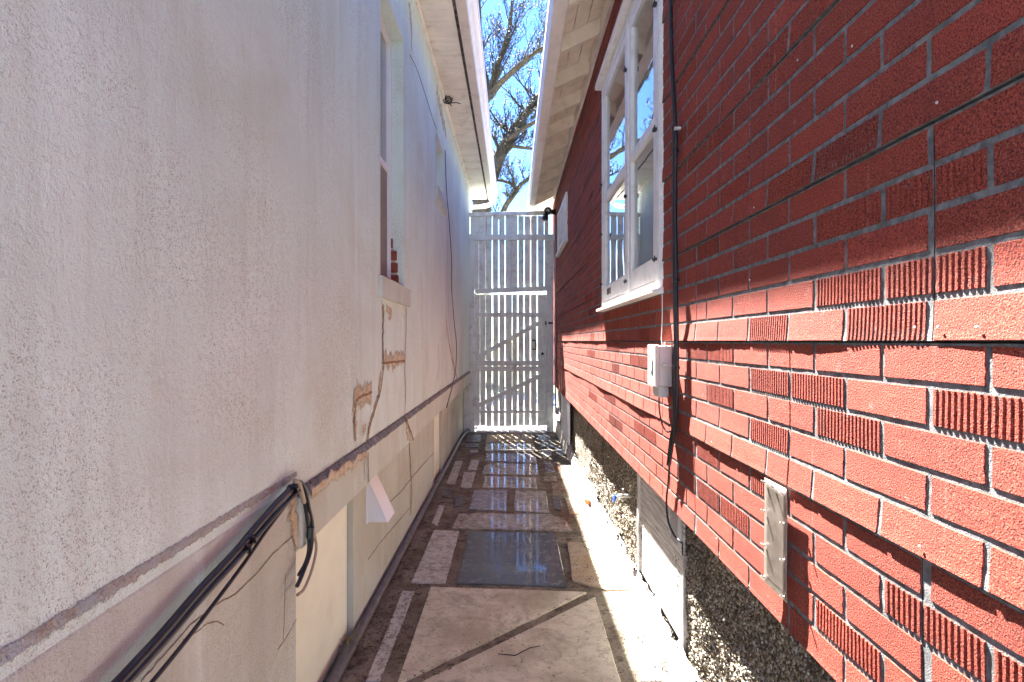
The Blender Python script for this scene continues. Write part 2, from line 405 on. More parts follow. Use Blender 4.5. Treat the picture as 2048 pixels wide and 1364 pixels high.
def paving(conv, poly, mat, h=.010, rag=.004, step=.05):
    pts = [on_floor(*conv(p)) for p in poly]
    if sum(a[0]*b[1]-b[0]*a[1] for a, b in zip(pts, pts[1:]+pts[:1])) < 0: pts.reverse()
    ring = []
    for (a, b) in zip(pts, pts[1:]+pts[:1]):
        L = math.hypot(b[0]-a[0], b[1]-a[1]); n = max(1, int(L/step))
        for k in range(n):
            t = k/n; x = a[0]+(b[0]-a[0])*t; y = a[1]+(b[1]-a[1])*t
            ring.append((x + rag*n3(x*14, y*14, 1), y + rag*n3(x*14, y*14, 7)))
    RINGS.append(ring)
    cx = sum(p[0] for p in ring)/len(ring); cy = sum(p[1] for p in ring)/len(ring)
    ti, tj = R.uniform(-.004, .004), R.uniform(-.003, .003)
    n = len(ring)
    def ins(p, k):
        d = math.hypot(p[0]-cx, p[1]-cy); q = max(0, 1-k/d); return (cx+(p[0]-cx)*q, cy+(p[1]-cy)*q)
    zz = lambda p, z: z + ti*(p[0]-cx) + tj*(p[1]-cy)
    vs = [(p[0], p[1], -.02) for p in ring] + [(p[0], p[1], zz(p, h-.002)) for p in ring] + [(*ins(p, .003), zz(p, h)) for p in ring]
    fs = [(i, (i+1) % n, (i+1) % n+n, i+n) for i in range(n)] + [(i+n, (i+1) % n+n, (i+1) % n+2*n, i+2*n) for i in range(n)] + [tuple(range(2*n, 3*n))]
    return MB().add(vs, fs).build('paving_slab', mat, path)
SL = [
 (cA, [(310,520),(1490,560),(130,1225),(20,1360)], 'slab_travertine', .012, .001),
 (cA, [(1555,600),(1760,1280),(1900,1800),(-620,1800),(270,1229)], 'slab_travertine', .012, .002),
 (cA, [(600,100),(1255,112),(1340,515),(505,490)], 'slab_grey', .013, .001),
 (cA, [(335,85),(525,92),(420,488),(165,478)], 'slab_white', .011, .004),
 (cC, [(265,910),(325,912),(150,1364),(80,1364)], 'slab_white', .006, .001),
 (cA, [(1345,175),(1700,187),(1905,530),(1640,540),(1385,470)], 'slab_tan', .009, .004),
 (cA, [(1690,565),(1790,550),(2060,1060),(2060,1229),(1900,1229)], 'slab_lit', .009, .004),
 (cA, [(1800,545),(1910,545),(2140,1000),(2075,1060)], 'slab_white', .010, .004),
 (cB, [(600,100),(1425,95),(1430,180),(570,165)], 'concrete_pale', .03, .002),
 (cB, [(710,185),(1260,190),(1285,290),(690,290)], 'slab_tan', .010, .003),
 (cB, [(690,300),(1285,297),(1310,405),(680,395)], 'slab_marble', .011, .003),
 (cB, [(700,420),(1270,430),(1310,470),(1325,540),(680,515)], 'slab_blue', .011, .004),
 (cB, [(740,545),(1330,555),(1340,690),(640,680),(670,590)], 'slab_marble', .011, .004),
 (cB, [(680,705),(1310,720),(1330,860),(650,850)], 'slab_marble', .010, .004),
 (cB, [(550,880),(960,885),(945,1140),(480,1115)], 'slab_blue', .012, .003),
 (cB, [(1055,890),(1440,900),(1475,1170),(1040,1135)], 'slab_marble', .012, .003),
 (cC, [(545,525),(1005,528),(1080,555),(1115,612),(510,600)], 'slab_marble', .012, .004),
 (cB, [(315,515),(410,515),(310,800),(205,795)], 'slab_white', .010, .003),
 (cB, [(510,500),(615,505),(575,632),(470,625)], 'slab_white', .010, .003),
 (cB, [(420,655),(570,655),(510,850),(380,840)], 'slab_white', .010, .003),
 (cB, [(170,855),(280,870),(250,975),(140,955)], 'slab_dark', .008, .006),
 (cB, [(310,935),(430,950),(405,1080),(285,1085)], 'slab_dark', .008, .006),
 (cB, [(115,1065),(180,1070),(90,1320),(20,1290)], 'slab_white', .009, .003),
 (cB, [(1510,965),(1620,975),(1635,1130),(1540,1110)], 'slab_dark', .008, .004),
 (cB, [(1670,970),(1790,975),(1860,1180),(1730,1170)], 'slab_tan', .009, .004),
 (cB, [(1375,375),(1500,370),(1510,440),(1410,500)], 'slab_white', .010, .004),
 (cB, [(1410,515),(1500,540),(1555,640),(1440,660)], 'slab_blue', .009, .010),
 (cB, [(1420,710),(1560,700),(1580,760),(1420,765)], 'slab_marble', .007, .006),
 (cB, [(1500,790),(1600,800),(1620,900),(1530,920)], 'slab_marble', .007, .006),
 (cB, [(1610,560),(1760,560),(1815,718),(1690,720)], 'slab_lit', .010, .003),
 (cB, [(1693,728),(1835,726),(1905,870),(1760,880)], 'slab_lit', .010, .003),
 (cB, [(1805,900),(1915,900),(1990,1175),(1870,1180)], 'slab_lit', .010, .003),
 (cA, [(1470,10),(1600,10),(1690,165),(1530,160)], 'slab_lit', .009, .003),
 (cB, [(1330,190),(1480,195),(1505,270),(1350,275)], 'slab_dark', .010, .003),
 (cB, [(1355,285),(1500,280),(1545,350),(1385,345)], 'slab_dark', .009, .004),
 (cB, [(1540,350),(1660,350),(1700,440),(1590,440)], 'slab_dark', .008, .004),
 (cB, [(470,190),(630,190),(615,280),(440,280)], 'slab_dark', .009, .004),
 (cB, [(455,295),(605,300),(590,345),(425,345)], 'slab_dark', .007, .006),
 (cB, [(500,380),(590,375),(600,405),(490,415)], 'slab_white', .008, .006),
]
for conv, poly, mat, h, rag in SL: paving(conv, poly, mat, h, rag)

# ------------------------------------------------------------------ white stucco house (left)
XL, XLB, XLF = -.660, -.642, -.750      # wall, belt course, foundation faces
ZS = H + 2.335                          # soffit
house = empty('stucco_house', (-2.6, 3.0, 0), 'white stucco house with stained cracks and cream eaves along the left', 'house')
W1 = (2.77, 3.36, H+.33, H+1.826); W2 = (4.80, 5.33, H+1.36, H+1.815)
LEDGE = H-.455
def wall_sheet(name, mat, parent, X, rects, reveal=None, normal=1):
    mb = MB()
    for (y0, y1, z0, z1) in rects:
        mb.add([(X,y0,z0),(X,y1,z0),(X,y1,z1),(X,y0,z1)], [(0,1,2,3)])
    return mb.build(name, mat, parent)
TH = .085   # how deep the windows sit
mb = MB()
for (y0, y1, z0, z1) in sub_rects((YB, YE, LEDGE, ZS+.02), [W1, W2]):
    mb.add([(XL,y0,z0),(XL,y1,z0),(XL,y1,z1),(XL,y0,z1)], [(0,1,2,3)])
for (y0, y1, z0, z1) in (W1, W2):                       # plastered reveals
    a, b = XL, XL-TH-.06
    mb.add([(a,y0,z0),(a,y0,z1),(b,y0,z1),(b,y0,z0),(a,y1,z0),(a,y1,z1),(b,y1,z1),(b,y1,z0)], [(0,1,2,3),(7,6,5,4),(1,5,6,2),(0,3,7,4)])
mb.box(-6.0, XL-.30, YB, YE, 0, ZS)                     # body of the house behind the face
mb.add([(XL,YE,LEDGE),(-6,YE,LEDGE),(-6,YE,ZS),(XL,YE,ZS)], [(0,1,2,3)])
mb.add([(XL,YB,LEDGE),(-6,YB,LEDGE),(-6,YB,ZS),(XL,YB,ZS)], [(0,3,2,1)])
mb.build('wall', 'stucco', house)
YJ = 1.69
# belt course (far run proud of the foundation) with its sloping weathered ledge
mb = MB(); mb.prism_y([(XLB,LEDGE-.025),(XLB,H-.638),(XLF-.02,H-.638),(XLF-.02,LEDGE-.025)], YJ, YE); mb.build('belt_course', 'belt', house, bevel=.006)
mb = MB(); N = 160; vs = []
for i in range(N+1):
    y = YJ + (YE-YJ)*i/N; k = .006*n3(y*9, 3) + .003*n3(y*31, 5)
    vs += [(XL+.0035, y, LEDGE+.004+k), (XLB+.003, y, LEDGE-.024+k), (XLB+.003, y, LEDGE-.030+k*1.6)]
mb.add(vs, [(3*i+j, 3*i+j+1, 3*i+j+4, 3*i+j+3) for i in range(N) for j in (0,1)]); mb.build('weathered_ledge', 'ledge', house, edge=(.15, 1, .1))
# near run: render flush to the ground, a worn ledge line above it
XN = -.6580
mb = MB(); mb.prism_y([(XN,LEDGE+.02),(XN,-.03),(XN-.20,-.03),(XN-.20,LEDGE+.02)], YB, YJ); mb.build('foundation_near', 'foundation', house, bevel=.008)
mb = MB(); N = 520; vs = []
for i in range(N+1):
    y = .35 + (YJ-.35)*i/N; k = .004*n3(y*14, 3) + .004*n3(y*60, 8) + .003*n3(y*170, 5); w = 1 - .35*i/N
    zc = LEDGE + .052 - .0
    vs += [(XL+.0012, y, zc+.010*w+k), (XL+.0022, y, zc+.004+k*.5), (XL+.0030, y, zc-.010*w+k), (XL+.0034, y, zc-.024*w-1.6*k)]
mb.add(vs, [(4*i+j, 4*i+j+1, 4*i+j+5, 4*i+j+4) for i in range(N) for j in (0,1,2)]); mb.build('peeling_ledge', 'ledge_old', house, edge=(0, .95, .95, 0))
# foundation with two boarded openings
C1 = (YJ, 2.61, -.03, H-.60); C2 = (5.31, 5.92, -.03, H-.60)
mb = MB()
for (y0, y1, z0, z1) in sub_rects((YJ, YE, -.03, H-.62), [C1, C2]):
    mb.add([(XLF,y0,z0),(XLF,y1,z0),(XLF,y1,z1),(XLF,y0,z1)], [(0,1,2,3)])
for (y0, y1, z0, z1) in (C1, C2):
    mb.add([(XLF,y0,z0),(XLF,y0,z1),(XLF-.1,y0,z1),(XLF-.1,y0,z0),(XLF,y1,z0),(XLF,y1,z1),(XLF-.1,y1,z1),(XLF-.1,y1,z0)], [(0,1,2,3),(7,6,5,4)])
mb.build('foundation', 'foundation', house)
for (y0, y1, z0, z1) in (C1, C2):
    part('opening_board', 'cream_board', house, XLF-.045, XLF-.028, y0+.004, y1-.004, -.03, z1-.01)
# left windows
def left_window(W, split, lower_mat, sill):
    y0, y1, z0, z1 = W; xg = XL-TH
    w = MB(); t = .032
    for b in ((y0,y0+t,z0,z1),(y1-t,y1,z0,z1),(y0+t,y1-t,z0,z0+t),(y0+t,y1-t,z1-t,z1)): w.box(xg-.03, xg+.012, *b)
    w = w.build('window', 'vinyl_white', house, bevel=.003)
    part('meeting_rail', 'vinyl_white', w, xg-.028, xg+.004, y0+t, y1-t, split-.016, split+.016, bevel=.003)
    part('pane', 'glass', w, xg-.016, xg-.012, y0+t+.001, y1-t-.001, split+.017, z1-t-.001)
    part('blind', 'blind', w, xg-.060, xg-.050, y0, y1, split-.03, z1)
    part('lower_sash', lower_mat, w, xg-.016, xg-.008, y0+t+.001, y1-t-.001, z0+t+.001, split-.017)
    return w
w1 = left_window(W1, H+1.03, 'screen', True)
w2 = left_window(W2, H+1.60, 'blind', True)
def ragged_box(name, mat, parent, x0, x1, y0, y1, z0, z1, rag=.004, n=10):
    mb = MB(); vs = []; 
    for i in range(n+1):
        y = y0+(y1-y0)*i/n
        k = [rag*n3(y*23, j*3.7) for j in range(4)]
        vs += [(x1+k[0]*.5, y, z0+k[0]), (x1+k[1]*.5, y, z1+k[1]), (x0, y, z1+k[2]*.3), (x0, y, z0)]
    fs = [(4*i+j, 4*i+(j+1) % 4, 4*i+4+(j+1) % 4, 4*i+4+j) for i in range(n) for j in range(4)] + [(0,3,2,1), (4*n,4*n+1,4*n+2,4*n+3)]
    return mb.add(vs, fs).build(name, mat, parent, bevel=.003)
ragged_box('sill', 'belt', w1, XL-.07, XL+.020, 2.735, 3.50, H+.215, H+.325)
ragged_box('sill', 'belt', w2, XL-.07, XL+.022, 4.76, 5.46, H+1.235, H+1.345)
# broken plaster on the far jamb of the near window: bare bricks
zz = H+.335
for k in range(4):
    o = MB().box(XL-TH+.010, XL-.028+.006*((k*7) % 3)-.012*k, 3.350-.006, 3.352+.02, zz+.006, zz+.064).build('brick', 'old_brick', house, bevel=.004)
    if k < 3: part('mortar_joint', 'lime', house, XL-TH+.010, XL-.036-.012*k, 3.349, 3.37, zz+.064, zz+.074)
    zz += .074
mb = MB(); y = W1[0]
while y < W1[1]-.02:
    y2 = min(y+.105, W1[1]-.006); MB().box(XL-TH+.012, XL-.012, y+.004, y2-.004, H+.325, H+.345).build('brick', 'old_brick', house, bevel=.003); y = y2+.004
# repairs and cracks on the left wall: jagged tan filler sheets and thin dark fissures, measured on the wall
def ribbon(name, mat, parent, pts, w, X, n=10, rag=.5, seed=0, thick=.004):
    """filled strip along a polyline of wall points (y, z); w half-width(s)"""
    mb = MB(); P = []
    for (a, b), (wa, wb) in zip(zip(pts, pts[1:]), zip(w, w[1:])):
        for k in range(n):
            t = k/n; P.append((a[0]+(b[0]-a[0])*t, a[1]+(b[1]-a[1])*t, wa+(wb-wa)*t))
    P.append((*pts[-1], w[-1])); vs = []
    for i, (y, z, ww) in enumerate(P):
        a = P[max(0, i-1)]; b = P[min(len(P)-1, i+1)]
        dy, dz = b[0]-a[0], b[1]-a[1]; L = math.hypot(dy, dz) or 1
        ny_, nz_ = -dz/L, dy/L
        ww *= 1.55; rg = rag*.45
        r1 = ww*(1+rg*1.6*n3(i*.22, seed, 1)); r2 = ww*(1+rg*1.6*n3(i*.22, seed, 5))
        o = ww*rag*1.5*n3(i*.35, seed, 9)
        yy, zz = y+ny_*o, z+nz_*o
        vs += [(X, yy+ny_*r1, zz+nz_*r1), (X+thick, yy+ny_*r1*.25, zz+nz_*r1*.25), (X+thick, yy-ny_*r2*.25, zz-nz_*r2*.25), (X, yy-ny_*r2, zz-nz_*r2)]
    fs = [(4*i+j, 4*i+j+1, 4*i+5+j, 4*i+4+j) for i in range(len(P)-1) for j in range(3)]
    return mb.add(vs, fs).build(name, mat, parent, edge=(0, 1, 1, 0))
def LW(px, py, X=XL):
    p = on_wall(px, py, X); return (p[1], p[2])
def px_rib(name, mat, pts, w, X=XL, **kw):
    q = [LW(*p, X) for p in pts]
    ws = w if isinstance(w, list) else [w]*len(q)
    return ribbon(name, mat, house, q, ws, X+kw.pop('dx', .0015), **kw)
# tan patches
px_rib('repair_patch', 'patch', [(766,612),(766,640),(765,680),(766,740)], [.022,.014,.012,.016], seed=1, thick=.002)
px_rib('repair_patch', 'patch', [(772,615),(782,627),(776,640)], [.02,.022,.006], seed=2, thick=.0025)
px_rib('repair_patch', 'patch', [(768,722),(785,720),(808,717)], [.035,.042,.036], seed=3, thick=.003)
px_rib('repair_patch', 'patch', [(762,745),(757,790),(744,830),(737,860),(733,885)], [.022,.018,.014,.018,.020], seed=4, thick=.002)
px_rib('repair_patch', 'patch', [(706,795),(722,790),(742,785)], [.045,.05,.05], seed=5, thick=.003)
px_rib('repair_patch', 'patch', [(708,800),(709,840),(711,880)], [.026,.020,.012], seed=6, thick=.002)
px_rib('repair_patch', 'patch', [(727,850),(728,868)], [.03,.02], seed=7, thick=.002)
px_rib('repair_patch', 'patch', [(620,985),(660,955),(700,930),(732,905)], [.016,.020,.018,.016], X=XLB, dx=.003, seed=8, thick=.003)
px_rib('repair_patch', 'patch', [(812,850),(815,868),(820,880)], [.03,.034,.01], X=XLB, dx=.003, seed=9, thick=.003)
px_rib('repair_patch', 'patch', [(583,990),(586,1040),(592,1100)], [.030,.028,.016], X=XN, dx=.003, seed=10, thick=.003)
px_rib('repair_patch', 'patch', [(892,640),(898,690),(908,735),(914,760)], [.016,.022,.026,.02], seed=11, thick=.002)
px_rib('repair_patch', 'patch', [(818,5),(822,50),(823,105)], [.035,.028,.006], seed=12, thick=.002)
px_rib('repair_patch', 'patch', [(873,180),(880,215),(888,250),(892,275)], [.045,.06,.05,.03], seed=13, thick=.002)
# dark fissures through them
CR = [[(765,608),(765,650),(764,690),(766,735),(760,780),(745,830),(735,862),(734,888)],[(811,615),(811,660),(809,700),(808,740),(810,780),(808,830)],
      [(708,882),(707,830),(710,800),(725,790),(742,785)],[(762,727),(785,724),(808,722)],[(772,560),(773,596)]]
for k, c in enumerate(CR): px_rib('crack', 'crack', c, .0045, dx=.0045, seed=20+k, rag=.8, thick=.0015)
px_rib('crack', 'crack', [(734,905),(735,965)], .005, X=XLB, dx=.0055, seed=31, rag=.8, thick=.001)
px_rib('crack', 'crack', [(808,832),(815,850),(825,880)], .006, X=XLB, dx=.0065, seed=32, rag=.8, thick=.001)
px_rib('crack', 'patch', [(818,885),(820,930),(822,985),(820,1030)], [.014,.016,.02,.018], X=XLF, dx=.0015, seed=33, rag=.8, thick=.002)
px_rib('crack', 'crack', [(818,885),(820,930),(823,985),(821,1030)], .007, X=XLF, dx=.004, seed=34, rag=.8, thick=.001)
px_rib('crack', 'hairline', [(893,430),(894,500),(895,560),(897,640),(907,730)], .004, dx=.004, seed=35, rag=.7, thick=.001)
px_rib('crack', 'hairline', [(893,520),(893,640),(893,750)], .002, dx=.002, seed=36, rag=.7, thick=.001)
px_rib('crack', 'hairline', [(876,690),(878,730),(874,760)], .0028, dx=.002, seed=37, rag=.7, thick=.001)
px_rib('crack', 'hairline', [(820,1015),(790,1050),(760,1085),(735,1120)], .0022, X=XLF, dx=.0015, seed=38, rag=.7, thick=.001)
px_rib('crack', 'hairline', [(868,905),(845,930),(826,952),(800,985),(778,1005)], .0026, X=XLF, dx=.0015, seed=39, rag=.5, thick=.001)
px_rib('crack', 'hairline', [(585,1072),(545,1108),(510,1150),(470,1188),(425,1212),(380,1250),(320,1318),(280,1364)], .0014, X=XN, dx=.001, seed=40, rag=.9, thick=.0006)
px_rib('crack', 'hairline', [(447,1250),(435,1243),(415,1246),(395,1262),(365,1280)], .0011, X=XN, dx=.001, seed=41, rag=.9, thick=.0006)
px_rib('crack', 'hairline', [(570,1148),(569,1200),(566,1280)], .0011, X=XN, dx=.001, seed=42, rag=.9, thick=.0006)
px_rib('crack', 'hairline', [(592,1238),(575,1270),(555,1300)], .0014, X=XN, dx=.001, seed=43, rag=.9, thick=.0006)
px_rib('crack', 'hairline', [(731,905),(727,930),(729,960)], .002, X=XLB, dx=.003, seed=44, rag=.9, thick=.0006)

# left eave: vinyl soffit pieces, rough fascia edge coloured dark as the shaded gap, ogee gutter, roof
mb = MB(); prof = []
PW = .205
for k, z in ((0,.010),(.004,0),(.060,0),(.063,.004),(.068,.004),(.071,0),(.130,0),(.133,.004),(.138,.004),(.141,0),(.199,-.002),(.203,-.002),(.204,.012)): prof.append((k, z))
vs = []
for x, sag in ((XL-.004, 0), (XL+.12, -.004), (-.412, 0)): vs += [(x, y, z+sag) for y, z in prof]
n = len(prof); mb.add(vs, [(r*n+i, r*n+i+1, (r+1)*n+i+1, (r+1)*n+i) for r in range(2) for i in range(n-1)])
sm = mb.mesh('soffit_panel'); sm.materials.append(M['soffit_white'])
soff = part('soffit', 'soffit_white', house, -.9, -.40, YB, YE+.22, ZS+.02, ZS+.03)
y = YB
while y < YE+.14:
    o = share('soffit_panel', sm, soff, (0, y, ZS + R.uniform(-.0015, .0015))); y += PW
mb = MB(); mb.prism_y([(XL-.01,ZS-.035),(XL+.018,ZS-.035),(XL+.024,ZS-.008),(XL-.01,ZS-.008)], YB, YE); mb.build('soffit_trim', 'soffit_white', house, bevel=.003)
mb = MB(); N = 240; vs = []
for i in range(N+1):
    y = YB+(YE+.22-YB)*i/N; k = .003*n3(y*11, 2)+.002*n3(y*40, 4)
    vs += [(-.4125+k, y, ZS-.001), (-.4125+k, y, ZS+.012), (-.388, y, ZS+.012), (-.388, y, ZS+.004)]
mb.add(vs, [(4*i+j, 4*i+j+1, 4*i+5+j, 4*i+4+j) for i in range(N) for j in range(3)]); mb.build('dark_gap_board', 'gap_wood', house)
gp = [(-.388,.145),(-.388,-.004),(-.318,-.004),(-.309,.002),(-.303,.030),(-.292,.048),(-.276,.062),(-.262,.082),(-.254,.106),(-.246,.110),(-.244,.130),(-.252,.134),(-.258,.126),(-.270,.126),(-.300,.06),(-.316,.006),(-.384,.006),(-.384,.145)]
mb = MB(); mb.prism_y([(x, ZS+z) for x, z in gp], YB, YE+.26); gut = mb.build('gutter', 'gutter', house)
mb = MB(); mb.box(-.386, -.25, YE+.256, YE+.262, ZS-.004, ZS+.13); mb.build('end_cap', 'gutter', gut)
mb = MB(); mb.tube([(-.34,YE+.21,ZS+.0),(-.34,YE+.21,ZS-.06),(-.37,YE+.20,ZS-.10),(-.48,YE+.16,ZS-.135),(-.66,YE+.09,ZS-.16),(-.75,YE+.06,ZS-.17)], .034, 10, smooth_steps=5); mb.build('downspout', 'gutter', gut, smooth=True)
mb = MB(); mb.prism_y([(-.386,ZS+.16),(-.386,ZS+.035),(-.41,ZS+.035),(-2.9,ZS+.95),(-5.6,ZS+.05),(-5.6,ZS+.17),(-2.9,ZS+1.10)], YB-.3, YE+.24); mb.build('roof', 'roof', house)

# ------------------------------------------------------------------ red house clad in pressed brick-pattern siding (right)
XR = .655
red = empty('red_house', (2.6, 3.0, 0), 'red house clad in brick-pattern siding with white eaves along the right', 'house')
CH, BL = .0684, .2186            # course height, brick length
P = CH*5; BOT = H - 2*P
WIN = (2.40, 3.93, H+.235, H+1.80)    # hole for the big window
VEN = (6.47, 7.68, H+1.20, H+1.75)    # small white window
def bulge(y, z):
    v = ((z-H)/P) % 1.0
    if z < BOT+.001: v = 0.0
    row = math.floor((z-H)/P+1e-6)
    b = math.exp(-(v/.17)**2) * .0052 * (.8+.9*n3(y*1.7, row*5.3))
    b += math.exp(-((v-.14)/.16)**2) * .0040 * n3(y*2.6, row*3.1, 4)
    lip = max(0.0, 1-v/.04)*.0016
    return b + lip + .0026*n3(y*1.3, z*2.2, 2) + .0009*n3(y*6, z*8, 6)
def surf(y, z, out): return (XR - bulge(y, z) - out, y, z)
panels = []
for r in range(-2, 7):
    z0 = H + r*P; z1 = z0+P
    off = {0: .858, -1: 1.300, -2: .880, 1: 1.520}.get(r, .858 + .43*(r % 3))
    y = off - math.ceil((off-YB)/(BL*5))*BL*5
    while y < YE:
        a, b = max(y, YB), min(y+BL*5, YE); y += BL*5
        if b-a < .02: continue
        top = z1 - .0035
        mbp = MB(); cnt = 0
        for (c0, c1, d0, d1) in sub_rects((a+.0010, b-.0010, z0, min(top, H+2.30)), [WIN, VEN]):
            ny_ = max(1, int((c1-c0)/.045)); nz_ = max(1, int((d1-d0)/.023)); vs = []
            for j in range(nz_+1):
                for i in range(ny_+1):
                    yy = c0+(c1-c0)*i/ny_; z = d0+(d1-d0)*j/nz_
                    vs.append(surf(yy, min(z, z1-.0036)if z > z0+1e-5 else z0+.0002, 0))
            for i in range(ny_+1):      # bottom lip turned in
                yy = c0+(c1-c0)*i/ny_; vs.append((XR+.012, yy, d0+.0005))
            w = ny_+1
            fs = [(j*w+i, j*w+i+1, (j+1)*w+i+1, (j+1)*w+i) for j in range(nz_) for i in range(ny_)] + [(i, (nz_+1)*w+i, (nz_+1)*w+i+1, i+1) for i in range(ny_)]
            mbp.add(vs, fs); cnt += 1
        if cnt: panels.append((mbp.build('siding_panel', 'mortar', red), r, a, b, z0, z1))
RIB = {(1,0),(1,1),(0,2),(-1,5),(-2,-1),(-2,2),(-3,1),(-3,4),(-4,2),(-6,2),(-7,0),(-7,-1),(-9,1),(-8,5),(4,4),(6,3),(8,6)}
bricks = []
for r in range(-10, 34):
    z0 = H+r*CH; z1 = z0+CH
    if z0 > H+2.28: break
    ph = .866 if r % 2 == 0 else .757
    k0 = math.floor((YB-ph)/BL)
    for k in range(k0, int((YE-ph)/BL)+1):
        y0 = ph + k*BL; y1 = y0+BL
        rib = (r, k) in RIB or ((abs(hash((r*7919+k*104729) % 9973)) % 100) < 13 and (r, k-1) not in RIB)
        # pressed siding panel seams cut a brick in two
        row = r//5
        cuts = []
        for (o, pr, a, b, pz0, pz1) in panels:
            if pr == row and y0 < a < y1: cuts.append(a)
        segs = []; s0 = y0
        for c in sorted(set(cuts)): segs.append((s0, c, False, True)); s0 = c
        segs.append((s0, y1, bool(cuts), False))
        for (a, b, ca, cb) in segs:
            for (c0, c1, d0, d1) in sub_rects((max(a, YB), min(b, YE-.004), z0, z1), [WIN, VEN]):
                if c1-c0 < .016 or d1-d0 < .014: continue
                bricks.append((c0 + (.0052 if c0 <= a+1e-6 and not ca else .002), c1 - (.0052 if c1 >= b-1e-6 and not cb else .002),
                               d0 + (.0005 if r % 5 == 0 and d0 == z0 else .0050), d1 - (.0075 if r % 5 == 4 else .0050), rib, r, k))
def brick_geo(b, fine):
    y0, y1, z0, z1, rib, r, k = b
    L = y1-y0
    vs, fs = [], []
    lip = .0018*(1.2+.9*abs(n3(r*3.3, k*1.9, 7)) if rib else 1)*(1+.25*n3(r*1.3, k*2.7, 1))
    if rib and fine >= 1:
        m = max(3, int(L/.0115)); cols = [(0, 0)]
        for i in range(m):
            cols += [((i+.12)/m, 1), ((i+.58)/m, 1), ((i+.68)/m, .05), ((i+.98)/m, .05)]
        cols = cols[:-2] + [(1, 0)]
    else:
        m = 10 if fine == 2 else (5 if fine == 1 else 2); cols = [(i/m, 1) for i in range(m+1)]
    nz_ = 5 if fine == 2 else (3 if fine == 1 else 1)
    nc = len(cols)
    jit = .0013 if fine else .0006
    for j in range(nz_+3):
        for i, (u, dep) in enumerate(cols):
            edge = i in (0, nc-1)
            jj = min(max(j-1, 0), nz_)
            yy = y0+L*u; z = z0+(z1-z0)*jj/nz_
            if j in (0, nz_+2): out = -.0004
            else: out = lip*dep if not rib else lip*(.06+.94*dep)
            if j in (0, nz_+2) or edge:
                ey = jit*2.2*n3(yy*60, z*60, 3); ez = jit*2.2*n3(yy*60, z*60, 8)
                yy += ey; z += ez
            if not (j in (0, nz_+2)):
                if i == 0: yy += .0012
                if i == nc-1: yy -= .0012
                if jj == 0: z += .0012
                if jj == nz_: z -= .0012
                if fine and not edge: out += .0006*n3(yy*45, z*45, r*.37)
            vs.append(surf(yy, max(z, z0+.0001), out))
    for j in range(nz_+2):
        for i in range(nc-1): fs.append((j*nc+i, j*nc+i+1, (j+1)*nc+i+1, (j+1)*nc+i))
    nb = len(vs)                                     # close the two ends
    for end, i in ((0, 0), (1, nc-1)):
        base = len(vs)
        for j in range(1, nz_+2):
            v = vs[j*nc+i]; vs.append((v[0]+lip+.001, v[1]+(-.0014 if end == 0 else .0014), v[2]))
        for j in range(nz_):
            a, b_ = (j+1)*nc+i, (j+2)*nc+i
            fs.append((a, b_, base+j+1, base+j) if end == 0 else (b_, a, base+j, base+j+1))
    return vs, fs
def shown(b):
    yc = (b[0]+b[1])/2
    if b[1] < .74: return 0
    yc = max(yc, .72); zc = (b[2]+b[3])/2-H
    px, py = 1024+F*XR/yc, 682-F*zc/yc
    if py < -40 or py > 1400: return 0
    return (b[1]-b[0])*(b[3]-b[2])/yc**3
bricks.sort(key=shown, reverse=True)
def tone_of(b):
    y = (b[0]+b[1])/2; t = .68+.30*n3(b[5]*1.7, b[6]*2.3) + R.uniform(-.18, .18)
    if b[4]: t -= .22
    if y > 3.2: t += R.uniform(-.38, .25)
    return min(1, max(0, t))
rest = MB(); rt = []
for i, b in enumerate(bricks):
    if i < 300 and shown(b) > 0:
        fine = 2 if i < 120 else 1
        vs, fs = brick_geo(b, fine)
        yc = (b[0]+b[1])/2; row = b[5]//5
        par = next((p[0] for p in panels if p[1] == row and p[2]-.003 <= yc <= p[3]+.003), red)
        MB().add(vs, fs).build('brick', 'brick', par, tone=tone_of(b))
    else:
        fine = 1 if (shown(b) > 0 and b[0] < 5.0) else 0
        vs, fs = brick_geo(b, fine); rest.add(vs, fs); rt += [tone_of(b)]*len(vs)
o = rest.build('brick_pattern', 'brick', red, tone=rt); o['kind'] = 'stuff'
# siding nails
NAILS = [(1884,654),(1837,655),(1964,654),(1430,884),(1554,969),(1853,1093),(1437,1077),(1504,560),(1515,415),(1600,120),(1710,92),(1885,205),(1455,1240)]
nm = MB().lathe([(.0026,0),(.0024,.0012),(.0012,.0018)], (0,0,0), (-1,0,0), 8).mesh('nail'); nm.materials.append(M['grey_plastic'])
for p in NAILS:
    w = on_wall(*p, XR); share('nail', nm, red, surf(w[1], w[2], .0050))
# caulk line at the window's near edge running down the siding
mb = MB(); mb.tube([surf(2.385, H+.22-.035*i, .005) for i in range(9)], [.0022+.0012*n3(i, 3) for i in range(9)], 6); mb.build('caulk_line', 'mark_white', red)
# wall body, sheathing edge and the pebble-dashed foundation
XF = .722
mb = MB()
for (y0, y1, z0, z1) in sub_rects((YB, YE, BOT+.004, H+2.6), [WIN, VEN]):
    mb.add([(XR+.014,y0,z0),(XR+.014,y0,z1),(XR+.014,y1,z1),(XR+.014,y1,z0)], [(0,1,2,3)])
mb.add([(XR+.0,YE,BOT),(6,YE,BOT),(6,YE,H+2.4),(XR+.0,YE,H+2.4)], [(0,3,2,1)])
mb.add([(XR,YB,BOT),(6,YB,BOT),(6,YB,H+2.4),(XR,YB,H+2.4)], [(0,1,2,3)])
mb.box(XR+.35, 6, YB+.01, YE-.01, 0, H+2.4); mb.build('wall', 'sheathing', red)
mb = MB(); mb.add([(XR-.004,YB,BOT+.010),(XF+.06,YB,BOT+.010),(XF+.06,YE,BOT+.010),(XR-.004,YE,BOT+.010)], [(0,1,2,3)]); mb.build('sheathing_edge', 'sheathing', red)
